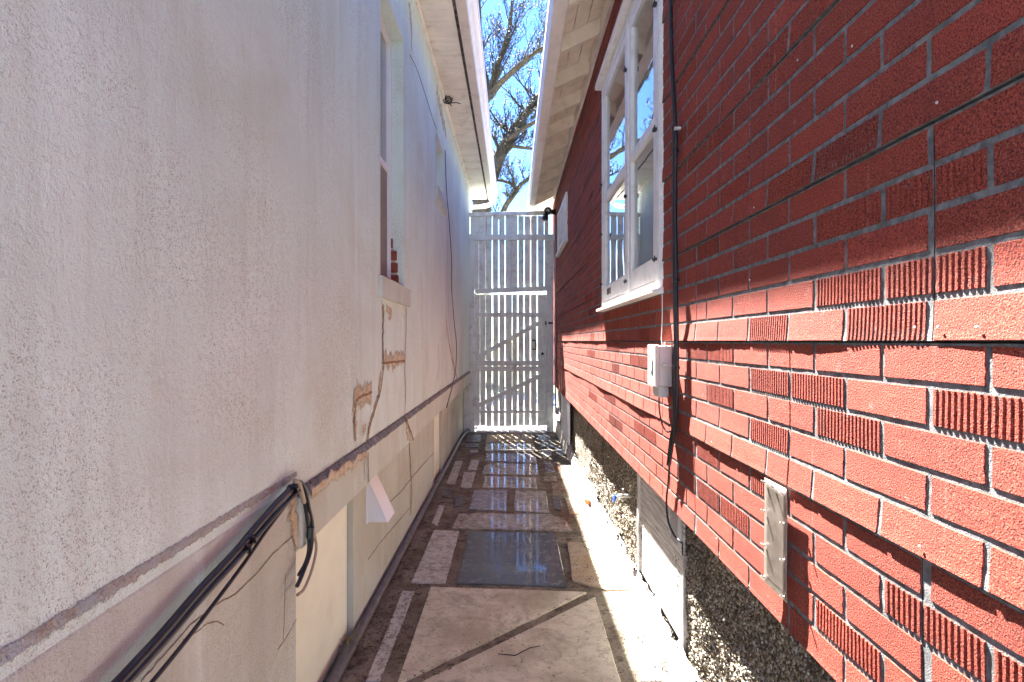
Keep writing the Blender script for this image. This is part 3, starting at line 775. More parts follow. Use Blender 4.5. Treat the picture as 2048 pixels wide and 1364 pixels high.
def pebble_wall(y0, y1, dy, dz, amp, name='foundation'):
    mb = MB(); vs = []; z0, z1 = -.03, BOT+.012; ny_ = int((y1-y0)/dy); nz_ = int((z1-z0)/dz)
    for j in range(nz_+1):
        for i in range(ny_+1):
            y = y0+(y1-y0)*i/ny_; z = z0+(z1-z0)*j/nz_
            h = amp*(R.random()**1.6) + .012*n3(y*4, z*4, 2) + .006*n3(y*15, z*15, 5)
            vs.append((XF+.004-h, y+R.uniform(-.3,.3)*dy*(0 < i < ny_), z+R.uniform(-.3,.3)*dz*(0 < j < nz_)))
    w = ny_+1
    return mb.add(vs, [(j*w+i, (j+1)*w+i, (j+1)*w+i+1, j*w+i+1) for j in range(nz_) for i in range(ny_)]).build(name, 'pebble', red, smooth=True)
pebble_wall(.45, 2.27, .0065, .0065, .011)
pebble_wall(2.27, 5.0, .010, .010, .012)
pebble_wall(5.0, YE, .03, .03, .012)
pebble_wall(YB, .45, .03, .03, .012)
# grained cover board over a basement opening, with a small louvre
cb = MB().box(XF-.010, XF-.002, 2.29, 3.06, .13, BOT+.008).build('cover_board', 'board_white', red, bevel=.002)
MB().box(XF-.022, XF+.01, 3.06, 3.10, .10, BOT+.006).build('trim', 'concrete_pale', cb, bevel=.003)
MB().box(XF-.016, XF+.01, 2.278, 2.288, .12, BOT-.20).build('trim', 'concrete_pale', cb, bevel=.003)
lv = MB(); lv.box(XF-.026, XF-.011, 2.315, 2.325, BOT-.19, BOT-.02).box(XF-.026, XF-.011, 2.435, 2.445, BOT-.19, BOT-.02).box(XF-.026, XF-.011, 2.325, 2.435, BOT-.19, BOT-.18).box(XF-.026, XF-.011, 2.325, 2.435, BOT-.03, BOT-.02)
lv = lv.build('louvre', 'grey_plastic', cb, bevel=.001)
for k in range(4):
    z = BOT-.165+.036*k
    MB().bar((XF-.018, 2.326, z), (XF-.018, 2.434, z), .003, .030, up=(-.55, 0, -.8)).build('slat', 'grey_plastic', lv)
mb = MB(); vs = []
for k in range(14):
    a = 2*math.pi*k/14; rr = .020*(1+.5*n3(k*.9, 2)); vs.append((XF-.0215, 2.272+rr*.55*math.cos(a), H-.855+rr*1.6*math.sin(a)))
mb.add(vs, [tuple(range(14))]); mb.build('hole', 'dark', red)
# far basement opening with white bars
wb = MB().box(XF-.035, XF-.028, 6.45, 7.45, H-1.22, BOT+.004).build('basement_window', 'dark', red)
for k in range(6):
    y = 6.5+.18*k; MB().box(XF-.062, XF-.040, y-.014, y+.014, H-1.22, BOT-.01).build('bar', 'white_paint', wb, bevel=.003)
# big window
XW = XR-.018
bw = empty('window_frame_set', (0,0,0), None, None) if False else None
y0, y1, z0, z1 = WIN; cas = .055
mb = MB()
mb.box(XW, XR+.03, y0, y0+cas, z0, z1).box(XW, XR+.03, y1-cas, y1, z0, z1).box(XW+.001, XR+.03, y0+cas, y1-cas, z1-cas, z1).box(XW+.002, XR+.03, y0+cas, y1-cas, z0, z0+.035)
ym = 3.06
mb.box(XW-.003, XR+.03, ym-.030, ym+.030, z0+.035, z1-cas)
bw = mb.build('window', 'white_paint', red, bevel=.004)
MB().box(XW-.040, XR+.03, y0-.035, y1+.05, z1+.001, z1+.042).build('head_cap', 'white_paint', bw, bevel=.006)
mb = MB(); mb.prism_y([(XW-.034, z0-.028),(XW-.034, z0-.010),(XR+.01, z0-.001),(XR+.01, z0-.028)], y0-.022, y1+.035); mb.build('sill', 'white_paint', bw, bevel=.004)
mb = MB(); vs = []
for i in range(60):
    y = y0-.006+.012*n3(i*.5, 3); z = z0-.02+(z1-z0)*i/59; k = .004*n3(i*.6, 9)
    vs += [(XW+.002, y0-.001, z), (XR-.008, y-.006-k, z), (XR+.002, y-.010-k, z)]
mb.add(vs, [(3*i+j, 3*i+3+j, 3*i+4+j, 3*i+1+j) for i in range(59) for j in (0,1)]); mb.build('caulk', 'mark_white', bw)
def sash(a, b, tag_):
    st = .052; zb, zt = z0+.037, z1-cas-.002; x0, x1 = XW-.002+.006, XR+.018
    mb = MB(); mb.box(x0, x1, a, a+st, zb, zt).box(x0, x1, b-st, b, zb, zt).box(x0+.001, x1, a+st, b-st, zb, zb+.105).box(x0+.001, x1, a+st, b-st, zt-st, zt)
    s = mb.build('sash', 'white_paint', bw, bevel=.003)
    zr = H+.985
    MB().box(x0-.002, x1, a+st, b-st, zr-.026, zr+.026).build('meeting_rail', 'white_paint', s, bevel=.006)
    MB().box(XR+.004, XR+.007, a+st-.002, b-st+.002, zb+.103, zr-.024).build('pane', 'glass', s)
    MB().box(XR+.004, XR+.007, a+st-.002, b-st+.002, zr+.024, zt-st+.002).build('pane', 'glass', s)
    return s
s1 = sash(y0+cas+.002, ym-.032, 1); s2 = sash(ym+.032, y1-cas-.002, 2)
for k in range(3): MB().box(XW+.0005, XW+.006, 3.60+.05*k, 3.612+.05*k, z0+.075, z0+.115).build('weep_slot', 'dark', s2)
hm = MB().box(-.016, 0, -.012, .012, -.006, .006).tube([(-.010,0,-.012),(-.012,-.018,.012)], .003, 6).mesh('turn_button'); hm.materials.append(M['iron'])
for (y, z) in [(ym,H+1.50),(ym,H+.80),(ym,H+.33),(y0+.03,H+1.48),(y0+.03,H+.93),(y0+.03,H+.36),(y1-.03,H+1.1),(y1-.03,H+.75),(y1-.03,H+.4)]:
    share('turn_button', hm, bw, (XW-.002, y, z))
mb = MB(); vs = []; N = 150
for i in range(N+1):
    y = y0-.02+(y1-y0+.04)*i/N; x = XR+.042+.010*math.sin(y*70+3*n3(y*4, 1))
    vs += [(x, y, z0-.03), (x, y, z1+.02)]
mb.add(vs, [(2*i, 2*i+1, 2*i+3, 2*i+2) for i in range(N)]); mb.build('curtain', 'curtain', bw, smooth=True)
# jamb box behind the frame
mb = MB(); mb.box(XR+.03, XR+.33, y0-.03, y0-.002, z0-.05, z1+.05).box(XR+.03, XR+.33, y1+.002, y1+.03, z0-.05, z1+.05).box(XR+.03, XR+.33, y0, y1, z1+.002, z1+.05).box(XR+.03, XR+.33, y0, y1, z0-.05, z0-.002)
mb.build('jamb', 'white_paint', bw)
# small white patterned window further along
y0, y1, z0, z1 = VEN
mb = MB(); mb.box(XR-.026, XR+.02, y0, y0+.06, z0, z1).box(XR-.026, XR+.02, y1-.06, y1, z0, z1).box(XR-.025, XR+.02, y0+.06, y1-.06, z1-.06, z1).box(XR-.025, XR+.02, y0+.06, y1-.06, z0, z0+.06)
vw = mb.build('window', 'white_paint', red, bevel=.004)
MB().box(XR-.048, XR+.0, y0-.03, y1+.03, z0-.035, z0-.001).build('sill', 'white_paint', vw, bevel=.005)
MB().box(XR+.004, XR+.008, y0+.05, y1-.05, z0+.05, z1-.05).build('pane', 'vinyl_white', vw)
for k in range(5):
    a = y0+.06+(y1-y0-.12)*k/5; b = a+(y1-y0-.12)/5*1.0
    MB().bar((XR-.012, a, z0+.06), (XR-.012, b, z1-.06), .022, .016, up=(-1,0,0)).build('lattice_bar', 'white_paint', vw)
    MB().bar((XR-.020, b, z0+.06), (XR-.020, a, z1-.06), .022, .014, up=(-1,0,0)).build('lattice_bar', 'white_paint', vw)
# right eave: exposed rafter tails, boards, boxed gutter, frieze
ZE = H+2.10
def roofz(x): return ZE+.105 + (x-.36)*.475
bw_ = [(.345,.440),(.444,.542),(.546,.645),(.649,.75)]
for (a, b) in bw_:
    MB().prism_y([(a,roofz(a)),(b,roofz(b)),(b,roofz(b)+.02),(a,roofz(a)+.02)], YB-.2, 9.42).build('soffit_board', 'soffit_board', red, bevel=.002)
y = 3.99
while y > YB: y -= .563
rm = MB(); rm.add([(.352,0,roofz(.352)-.115),(.352,0,roofz(.352)-.001),(.70,0,roofz(.70)-.001),(.70,0,roofz(.70)-.115),
                   (.352,.05,roofz(.352)-.115),(.352,.05,roofz(.352)-.001),(.70,.05,roofz(.70)-.001),(.70,.05,roofz(.70)-.115)],
                  [(0,1,2,3),(7,6,5,4),(0,4,5,1),(3,2,6,7),(0,3,7,4),(1,5,6,2)])
rme = rm.mesh('rafter'); rme.materials.append(M['soffit_board'])
while y < 9.0:
    share('rafter', rme, red, (0, y, 0))
    MB().box(.638, .650, y+.052, y+.563-.002, H+2.235, roofz(.638)-.002).build('blocking', 'soffit_board', red)
    y += .563
MB().box(.632, .668, YB, YE, H+2.17, H+2.232).build('frieze', 'soffit_board', red, bevel=.003)
gp = [(.350,.145),(.350,-.002),(.268,-.002),(.262,.003),(.250,.040),(.240,.060),(.238,.108),(.244,.112),(.250,.104),(.262,.04),(.272,.008),(.344,.008),(.344,.145)]
mb = MB(); mb.prism_y([(x, ZE+z) for x, z in gp][::-1], YB-.2, 9.42); gut2 = mb.build('gutter', 'gutter_pink', red)
for v in gut2.data.vertices: v.co.z += .012*(5.5-v.co.y)      # tilted to lift its shadow edge on the wall near the camera
MB().box(.2395, .349, 9.416, 9.424, ZE, ZE+.11).build('end_cap', 'gutter_pink', gut2)
MB().tube([(.30,9.34,ZE+.01),(.30,9.34,ZE-.10),(.31,9.34,ZE-.40),(.31,9.34,.1)], .028, 10).build('downspout', 'conduit', gut2, smooth=True)
mb = MB(); mb.prism_y([(.346,roofz(.346)+.024),(3.0,roofz(3.0)+.024),(5.7,roofz(.346)+.024),(5.7,roofz(.346)+.09),(3.0,roofz(3.0)+.09),(.30,roofz(.30)+.062)], YB-.25, 9.44); mb.build('roof', 'roof', red)
mb = MB(); mb.add([(.36,9.40,ZE+.0),(.36,9.40,ZE+.10),(3,9.40,roofz(3)),(3,9.40,roofz(3)-.16),(.36,9.425,ZE+.0),(.36,9.425,ZE+.10),(3,9.425,roofz(3)),(3,9.425,roofz(3)-.16)], [(0,1,2,3),(7,6,5,4),(0,4,5,1),(3,2,6,7),(0,3,7,4),(1,5,6,2)]); mb.build('barge_board', 'white_paint', red)

# ------------------------------------------------------------------ gate and its fixed surround
GY = 8.55; GS = F/GY
def gx(c): return (880+c/2.573-1024)/GS
def gz(c): return H+(682-(370+c/2.573))/GS
sur = empty('fence_panel', (0, GY, 0), 'tall white slatted fence panel with posts filling the alley above the gate', 'fence')
MB().box(gx(150), gx(179), GY-.045, GY+.045, 0, gz(287)).build('post', 'gate_paint', sur, bevel=.004)
MB().box(XLF+.002, gx(150)-.002, GY-.03, GY+.03, 0, H-.645).build('filler_board', 'gate_paint', sur, bevel=.003)
MB().box(gx(549), gx(584), GY-.045, GY+.045, 0, gz(287)).build('post', 'gate_paint', sur, bevel=.004)
a, b = (gx(152), GY-.02, gz(155)), (gx(592), GY-.02, gz(145))
MB().bar(a, b, .055, .075).build('cap_rail', 'gate_paint', sur, bevel=.004)
MB().box(gx(148), gx(588), GY-.055, GY-.012, gz(286), gz(257)).build('rail', 'gate_paint', sur, bevel=.004)
MB().bar((gx(181), GY-.030, gz(548)), (gx(560), GY-.030, gz(533)), .075, .04).build('rail', 'gate_paint', sur, bevel=.004)
for (a, b) in [(160,197),(203,233),(242,264),(274,297),(307,330),(340,366),(368,396),(405,428),(438,461),(471,496),(506,532),(541,556)]:
    MB().box(gx(a)-.007, gx(b)+.007, GY-.011, GY+.026, gz(540)+R.uniform(-.01,.01), gz(160)).build('slat', 'gate_paint', sur, bevel=.002)
MB().box(gx(570), gx(578), GY-.010, GY+.010, .02, gz(1045)).build('slat', 'gate_paint', sur, bevel=.002)
gate = empty('wooden_gate', (gx(185), GY, .08), 'white slatted wooden gate with two diagonal braces and black handle', 'gate')
for (a, b) in [(180,203),(209,232),(241,264),(275,298),(307,330),(340,368),(374,395),(405,427),(437,460),(470,494),(504,546)]:
    MB().box(gx(a)-.007, gx(b)+.007, GY-.011, GY+.026, gz(1240)+R.uniform(-.008,.008), gz(563)+R.uniform(-.006,.006)).build('slat', 'gate_paint', gate, bevel=.002)
MB().box(gx(178), gx(548), GY-.040, GY-.012, gz(680), gz(657)).build('rail', 'gate_paint', gate, bevel=.003)
MB().box(gx(186), gx(533), GY-.046, GY-.012, gz(929), gz(903)).build('rail', 'gate_paint', gate, bevel=.003)
MB().box(gx(186), gx(533), GY-.038, GY-.012, gz(958), gz(932)).build('rail', 'gate_paint', gate, bevel=.003)
MB().box(gx(172), gx(538), GY-.040, GY-.012, gz(1173), gz(1158)).build('rail', 'gate_paint', gate, bevel=.003)
MB().box(gx(178), gx(189), GY-.036, GY-.012, gz(1156), gz(682)).build('stile', 'gate_paint', gate, bevel=.003)
MB().box(gx(534), gx(548), GY-.036, GY-.012, gz(1156), gz(682)).build('stile', 'gate_paint', gate, bevel=.003)
MB().bar((gx(193), GY-.030, gz(886)), (gx(532), GY-.030, gz(698)), .068, .030).build('brace', 'gate_paint', gate, bevel=.003)
MB().bar((gx(188), GY-.029, gz(1138)), (gx(530), GY-.029, gz(974)), .068, .030).build('brace', 'gate_paint', gate, bevel=.003)
hx0, hx1 = gx(476), gx(494); ht, hb = gz(800), gz(845)
MB().tube([(hx0,GY-.012,ht),(hx0,GY-.045,ht),(hx1-.01,GY-.055,ht),(hx1,GY-.055,ht-.02),(hx1,GY-.055,hb+.02),(hx1-.01,GY-.055,hb),(hx0,GY-.045,hb),(hx0,GY-.012,hb)], .009, 8, smooth_steps=3).build('handle', 'iron', gate, smooth=True)
MB().lathe([(.020,0),(.020,.010),(.012,.016),(.010,.026)], (gx(527), GY-.010, gz(868)), (0,-1,0), 14).build('lock', 'iron', gate)
MB().box(gx(540), gx(547), GY-.052, GY-.036, gz(722), gz(702)).build('latch', 'iron', gate)
MB().box(gx(556), gx(580), GY-.058, GY-.046, gz(716), gz(706)).build('latch_keep', 'iron', sur)

# ------------------------------------------------------------------ fixtures on the red wall
# utility box
ub = empty('utility_box', (.62, 2.30, H-.12), 'pale plastic telephone box with side latch on the red wall below window', 'utility box')
bx0, bx1, by0, by1, bz0, bz1 = XR-.075, XR-.012, 2.235, 2.365, H-.185, H-.015
MB().box(bx0+.016, bx1+.006, by0+.004, by1-.004, bz0, bz1-.004).build('body', 'grey_plastic', ub, bevel=.005)
MB().box(bx0, bx0+.0155, by0, by1, bz0-.002, bz1).build('cover', 'grey_plastic', ub, bevel=.004)
MB().box(bx0-.004, bx0-.0005, by0+.045, by0+.075, bz0+.06, bz0+.11).build('snap', 'grey_plastic', ub, bevel=.001)
MB().tube([(bx1-.032, by0+.006, H-.098), (bx1-.032, by0-.014, H-.098)], .007, 10).build('latch_boss', 'grey_plastic', ub, smooth=True)
MB().box(bx1-.032, bx1+.004, by0-.012, by0-.004, H-.104, H-.092).build('latch', 'grey_plastic', ub, bevel=.001)
MB().box(bx0+.018, bx1-.002, by0+.020, by1-.018, bz0-.046, bz0-.001).build('cable_shroud', 'grey_plastic', ub, bevel=.004)
for k in range(3): MB().tube([(bx1-.02+.008*k, by0+.02+.03*k, bz1-.01), (bx1-.02+.008*k, by0+.02+.03*k, bz1+.012)], .0035, 8).build('gland', 'grey_plastic', ub)
for k in range(4): MB().box(bx0-.0008, bx0+.0002, by1-.045+.003*(k % 2), by1-.012, bz1-.046-.007*k, bz1-.043-.007*k).build('print_line', 'conduit', ub)
# cables
def RW(px, py, X): return on_wall(px, py, X)
c1 = [RW(x, y, .632) for x, y in [(1339,-330),(1340,-120),(1341,0),(1344,130),(1351,255),(1351,300),(1350,400),(1352,560),(1354,700),(1353,820),(1350,850),(1345,880),(1338,930)]]
cb_ = empty('cable_bundle', (.632, 2.2, H+.5), 'thick black cable bundle running down the red wall beside the window', 'cable')
MB().tube(c1, .0085, 8, smooth_steps=5).build('cable', 'black_rubber', cb_, smooth=True)
c2 = [(x-.004, y+.006+.006*math.sin(i*1.9), z) for i, (x, y, z) in enumerate(c1)]
MB().tube(c2[4:], .006, 8, smooth_steps=5).build('cable', 'black_rubber', cb_, smooth=True)
c3 = [RW(x, y, .630) for x, y in [(1348,690),(1346,760),(1348,830),(1343,870),(1341,900)]]
MB().tube(c3, .005, 8, smooth_steps=5).build('cable', 'black_rubber', cb_, smooth=True)
for (px, py) in [(1350,258),(1351,300),(1352,560),(1353,735)]:
    w = RW(px, py, .632); MB().lathe([(.0135,-.006),(.0135,.006)], w, (0,0,1), 10).build('clip', 'black_plastic', cb_)
w = RW(1355, 257, .632); MB().box(w[0]-.012, w[0]+.012, w[1]-.006, w[1]+.006, w[2]-.005, w[2]+.005).build('clip', 'grey_plastic', cb_, bevel=.001)
dc = MB().tube([RW(x, y, X) for x, y, X in [(1347,850,.634),(1342,885,.636),(1337,960,.636),(1333,1000,.632),(1336,1040,.642),(1347,1068,.652),(1359,1082,.664),(1364,1086,.672)]], .0042, 8, smooth_steps=6).build('drop_cable', 'black_rubber', smooth=True)
tag(dc, 'thin black cable hanging below the siding into the louvre corner', 'cable')
dl = MB().tube([(.612, 2.30, bz0-.04),(.612, 2.295, bz0-.10),(.62, 2.28, bz0-.16),(.632, 2.25, bz0-.185),(.640, 2.235, bz0-.18)], .0032, 8, smooth_steps=5).build('loop_wire', 'black_rubber', smooth=True)
tag(dl, 'short black wire looping from the bottom of the pale box', 'wire')
# metal plate
pl = empty('metal_plate', (.64, 1.33, H-.48), 'rectangular brushed steel plate nailed over the red siding', 'plate')
mb = MB(); vs = []; N = 12
for j in range(N+1):
    z = H-.605+.262*j/N
    for i in range(7):
        y = 1.277+.112*i/6; vs.append((XR-.0200-.0006*math.sin(j*.5)-.0004*n3(i*.5, j*.5), y, z))
mb.add(vs, [(j*7+i, (j+1)*7+i, (j+1)*7+i+1, j*7+i+1) for j in range(N) for i in range(6)])
o = mb.build('sheet', 'steel', pl, smooth=True); so = o.modifiers.new('solid', 'SOLIDIFY'); so.thickness = .0016; so.offset = 0
scm = MB().lathe([(.004,0),(.0036,.0018),(.002,.003)], (0,0,0), (-1,0,0), 8).tube([(-.001,0,0),(-.009,0,.004)], .0022, 6).mesh('nail'); scm.materials.append(M['brass'])
for (y, z) in [(1.285,H-.355),(1.335,H-.352),(1.38,H-.352),(1.284,H-.425),(1.382,H-.425),(1.284,H-.51),(1.382,H-.51),(1.284,H-.595),(1.382,H-.59)]:
    share('nail', scm, pl, (XR-.0235, y, z))
# security light / camera and conduit at the far corner
sc = empty('security_camera', (.60, 8.3, H+1.95), 'black two-headed security camera mounted at the far end of red wall', 'camera')
q = at_depth(1106, 424, 8.30)
MB().lathe([(.055,0),(.055,.02),(.045,.03)], (XR-.002, 8.3, q[2]), (-1,0,0), 16).build('mount', 'black_plastic', sc)
p1 = at_depth(1096, 422, 8.25); p2 = at_depth(1089, 440, 8.2)
MB().tube([(XR-.02, 8.3, q[2]), (p1[0]+.03, 8.28, q[2]+.006), p1], [.032,.036,.03], 10, smooth_steps=3).build('arm', 'black_plastic', sc, smooth=True)
hd = MB().lathe([(.03,-.04),(.052,-.03),(.056,.03),(.050,.045)], p1, (-.15,-1,-.1), 18).build('head', 'black_plastic', sc)
MB().lathe([(.026,.0452),(.024,.050)], p1, (-.15,-1,-.1), 16).build('lens', 'lens', hd)
h2 = MB().tube([p1, ((p1[0]+p2[0])/2-.01, 8.2, (p1[2]+p2[2])/2), p2], [.028,.036,.044], 12, smooth_steps=2).build('spot_head', 'black_plastic', sc)
MB().lathe([(.026,.001),(.024,.006)], p2, (-.5,-.9,-.6), 14).build('lens', 'lens', h2)
cd = empty('conduit', (.63, 8.1, H), 'thin grey conduit pipe running down the far end of the red wall', 'pipe')
MB().tube([(.640, 8.22, q[2]-.06),(.636, 8.12, H+1.0),(.634, 8.1, H-.2),(.634, 8.05, H-.95),(.645, 8.02, H-1.0)], .011, 8).build('pipe', 'conduit', cd, smooth=True)
MB().box(.620, .672, 7.90, 8.02, H-1.05, H-.96).build('junction', 'conduit', cd, bevel=.006)
# tap
tp = empty('garden_tap', (.66, 3.4, H-.95), 'small outdoor tap with blue handle on the pebbled foundation', 'tap')
t0 = Vector((XF-.02, 3.33, H-.935))
MB().tube([t0+Vector((.03,0,0)), t0, t0+Vector((-.05,0,0)), t0+Vector((-.072,0,-.012)), t0+Vector((-.078,0,-.04))], [.010,.011,.013,.011,.010], 10, smooth_steps=3).build('spout', 'brass', tp, smooth=True)
MB().tube([t0+Vector((-.035,0,.006)), t0+Vector((-.035,-.004,.045))], .006, 8).build('stem', 'brass', tp)
MB().lathe([(.010,-.006),(.026,-.004),(.026,.004),(.010,.006)], t0+Vector((-.085,0,-.012)), (-1,0,.2), 8).build('handle', 'blue_handle', tp)
# plastic sheeting skirt along the base of the red house
def skirt(y0, y1, n, xt, zt, xb, name, mat, seed, label):
    mb = MB(); vs = []; rows = 7
    for i in range(n+1):
        y = y0+(y1-y0)*i/n; top = zt + .05*n3(y*3.1, seed) + .018*n3(y*13, seed, 2)
        for j in range(rows):
            t = j/(rows-1); x = xt+(xb-xt)*t; z = top*(1-t)+.004*t
            fold = .020*n3(y*7+t*2.2, t*2.5, seed)+.008*n3(y*21, t*6, seed)
            vs.append((min(x+fold*(1-.5*t) - .01*math.sin(t*3.1), XF-.002), y+.012*n3(y*9, t*4, seed+3), z if j < rows-1 else .004+.004*abs(n3(y*12, seed))))
    return tag(mb.add(vs, [(i*rows+j, i*rows+j+1, (i+1)*rows+j+1, (i+1)*rows+j) for i in range(n) for j in range(rows-1)]).build(name, mat, smooth=True), label, 'sheeting')
skirt(.3, 2.35, 110, .706, .13, .655, 'plastic_sheeting', 'plastic_sheet', 3, 'crumpled white plastic sheeting below the pebbled wall nearest the viewer')
skirt(2.35, 6.5, 200, .702, .12, .668, 'plastic_sheeting', 'plastic_sheet', 8, 'torn white plastic sheeting along the base below the tap')
so_ = MB(); rs_ = random.Random(6)  # near-black soil crumbs put in for the shaded gap behind the sheeting
for _ in range(900):
    y = rs_.uniform(.9, 6.5); c = Vector((.700+rs_.uniform(-.012, .012), y, .085+.05*n3(y*3.1, 8)+rs_.uniform(-.06, .035))); r_ = rs_.uniform(.004, .013)
    vs = [c+Vector(d)*r_*rs_.uniform(.6, 1.2) for d in ((1,0,0),(-1,0,0),(0,1,0),(0,-1,0),(0,0,1),(0,0,-1))]
    so_.add(vs, [(0,2,4),(2,1,4),(1,3,4),(3,0,4),(2,0,5),(1,2,5),(3,1,5),(0,3,5)])
tag(so_.build('gap_soil_clods', 'soil'), 'dark soil crumbs standing in for the shaded gap between the plastic sheeting and the foundation', 'soil', kind='stuff')
cu = MB(); cu.prism_y([(.718,.0),(.718,.20),(.685,.20),(.665,.0)], 6.55, 8.5); cu = cu.build('concrete_kerb', 'concrete_pale', bevel=.006); tag(cu, 'low pale concrete kerb against the red house near the gate', 'kerb')
bf = MB().box(-.028,.028,-.032,.032,-.022,.022).mesh('brick_fragment'); bf.materials.append(M['terracotta'])
p = on_floor(1178, 1010); o = share('brick_fragment', bf, None, (p[0], p[1], .030)); o.rotation_euler = (.06, 0, .5); tag(o, 'broken orange brick fragment on the sunlit paving edge', 'brick')
b = o.modifiers.new('bevel', 'BEVEL'); b.width = .008; b.segments = 2

# ------------------------------------------------------------------ things on the left wall
hv = empty('vent_hood', (-.70, 2.93, H-.8), 'white wedge-shaped dryer vent hood on the left foundation', 'vent')
y0, y1, zt, zb, xo = 2.85, 3.015, H-.715, H-.935, XLF+.104
mb = MB(); mb.add([(XLF,y0,zt),(XLF,y0,zb),(xo,y0,zb),(XLF,y0+.004,zt),(XLF,y0+.004,zb),(xo,y0+.004,zb)], [(0,1,2),(5,4,3),(0,3,4,1),(1,4,5,2),(2,5,3,0)]); mb.build('side', 'vinyl_white', hv)
mb = MB(); mb.add([(XLF,y1,zt),(XLF,y1,zb),(xo,y1,zb),(XLF,y1-.004,zt),(XLF,y1-.004,zb),(xo,y1-.004,zb)], [(2,1,0),(3,4,5),(1,4,3,0),(2,5,4,1),(0,3,5,2)]); mb.build('side', 'vinyl_white', hv)
MB().bar((XLF+.004, (y0+y1)/2, zt+.004), (xo+.004, (y0+y1)/2, zb-.002), y1-y0+.006, .005, up=(1,0,.4)).build('hood', 'vinyl_white', hv, bevel=.001)
MB().box(XLF+.0, XLF+.006, y0-.012, y1+.012, zb-.006, zt+.012).build('flange', 'vinyl_white', hv, bevel=.001)
cbl = empty('cable_bundle', (-.63, 1.5, H-.42), 'thick black cables strapped together sloping down along the left wall', 'cable')
pts = [(592,968),(560,1000),(520,1045),(470,1105),(400,1180),(330,1262),(250,1350),(150,1455),(0,1610)]
def lwp(px, py, X): return on_wall(px, py, X)
A = [lwp(x, y, -.628) for x, y in pts]
MB().tube(A, .0092, 8, smooth_steps=4).build('cable', 'black_rubber', cbl, smooth=True)
B = [lwp(x+8, y+10, -.622) for x, y in pts]
MB().tube(B, .0070, 8, smooth_steps=4).build('cable', 'black_rubber', cbl, smooth=True)
C = [lwp(x+d, y+e, -.626) for (x, y), d, e in zip(pts, (6,9,12,18,26,30,34,38,40), (8,14,18,22,30,34,38,42,44))]
MB().tube(C, .0045, 8, smooth_steps=4).build('cable', 'black_rubber', cbl, smooth=True)
Dd = [lwp(x-5, y+2, -.632) for x, y in pts]
MB().tube(Dd, .0062, 8, smooth_steps=4).build('cable', 'black_rubber', cbl, smooth=True)
for (px, py) in [(500,1078),(585,978),(490,1096)]:
    w = lwp(px, py, -.625); MB().lathe([(.0165,-.004),(.0165,.004)], w, (0, .78, .55), 10).build('strap', 'black_plastic', cbl)
def hang(name, mat, r, pts_, label, X=-.622):
    P_ = [lwp(*p, X) for p in pts_]
    return tag(MB().tube(P_, r, 8, smooth_steps=5).build(name, mat, smooth=True), label, 'cable')
hang('hanging_cable', 'black_rubber', .0065, [(590,966),(602,965),(612,985),(618,1015),(624,1045),(624,1080),(619,1110),(610,1135),(600,1160),(594,1172)], 'black cable looping over the end of the bundle and hanging in front of cream board')
hang('hanging_cable', 'black_rubber', .0060, [(588,975),(600,985),(610,1010),(616,1050),(618,1080),(617,1105),(610,1128),(598,1150)], 'shorter black cable hanging behind its neighbours before the cream board', -.632)
hang('hanging_cable', 'tan_cable', .0045, [(618,1024),(625,1055),(632,1085),(631,1110),(622,1145),(608,1178),(595,1190)], 'thin tan cable curling below the black hanging cables', -.624)
hang('conduit_stub', 'tan_cable', .0075, [(590,962),(597,967),(603,985),(608,1005)], 'short pinkish pipe stub where the black cables bend', -.620)
w = lwp(621, 1065, -.625); cpl = MB().lathe([(.009,-.018),(.012,-.016),(.012,.016),(.009,.018)], w, (0,.1,1), 10).build('cable_joint', 'black_plastic'); tag(cpl, 'black joint clamp round the hanging cables', 'clamp')
# hose along the left base
hp = [on_floor(*cC(p), .02) for p in [(640,84),(600,100),(565,130),(530,190),(495,260),(465,320),(430,385),(385,470),(330,570),(270,690),(185,850),(90,1030),(20,1150)]]
hp2 = [(x, y) for x, y in hp]; last = hp2[-1]; hp2 += [(last[0], 1.6), (last[0]-.005, .6), (last[0], -.5)]
ho = MB().tube([(max(x, XLF+.026), y, .024) for x, y in hp2], .024, 10, smooth_steps=5).build('garden_hose', 'grey_rubber', smooth=True); tag(ho, 'long dark grey hose lying along the foot of the left wall', 'hose')
# thin wire on the left wall
wp = [(820,110),(838,150),(868,245),(874,258)]
tag(MB().tube([lwp(x, y, XL+.006) for x, y in wp], .002, 6, smooth_steps=4).build('thin_wire', 'black_rubber', smooth=True), 'thin wire crossing the stucco from the window head to small window', 'wire')
wp = [(890,300),(893,380),(898,440),(903,520),(903,570),(908,640),(913,690),(911,740),(904,775),(893,815)]
tag(MB().tube([lwp(x, y, XL+.022) for x, y in wp], .0038, 6, smooth_steps=4).build('thin_wire', 'black_rubber', smooth=True), 'dark wire hanging loosely down the left wall near the gate', 'wire')
k0 = Vector((XL+.05, 5.3, ZS-.03)); mb = MB(); rr = random.Random(4)
kp = []
for i in range(26):
    a = i*.95; kp.append(k0+Vector((.035*math.sin(a*1.3)+rr.uniform(-.012,.012), .05*math.cos(a), .03*math.sin(a*.7)+rr.uniform(-.012,.012))))
kp += [k0+Vector((.07,-.03,-.03)), k0+Vector((.12,-.06,-.055))]
tag(MB().tube([(XL+.004, 5.32, ZS-.02)]+kp, .0042, 6, smooth_steps=3).build('wire_tangle', 'black_rubber', smooth=True), 'tangle of black wire knotted under the left soffit', 'wire')

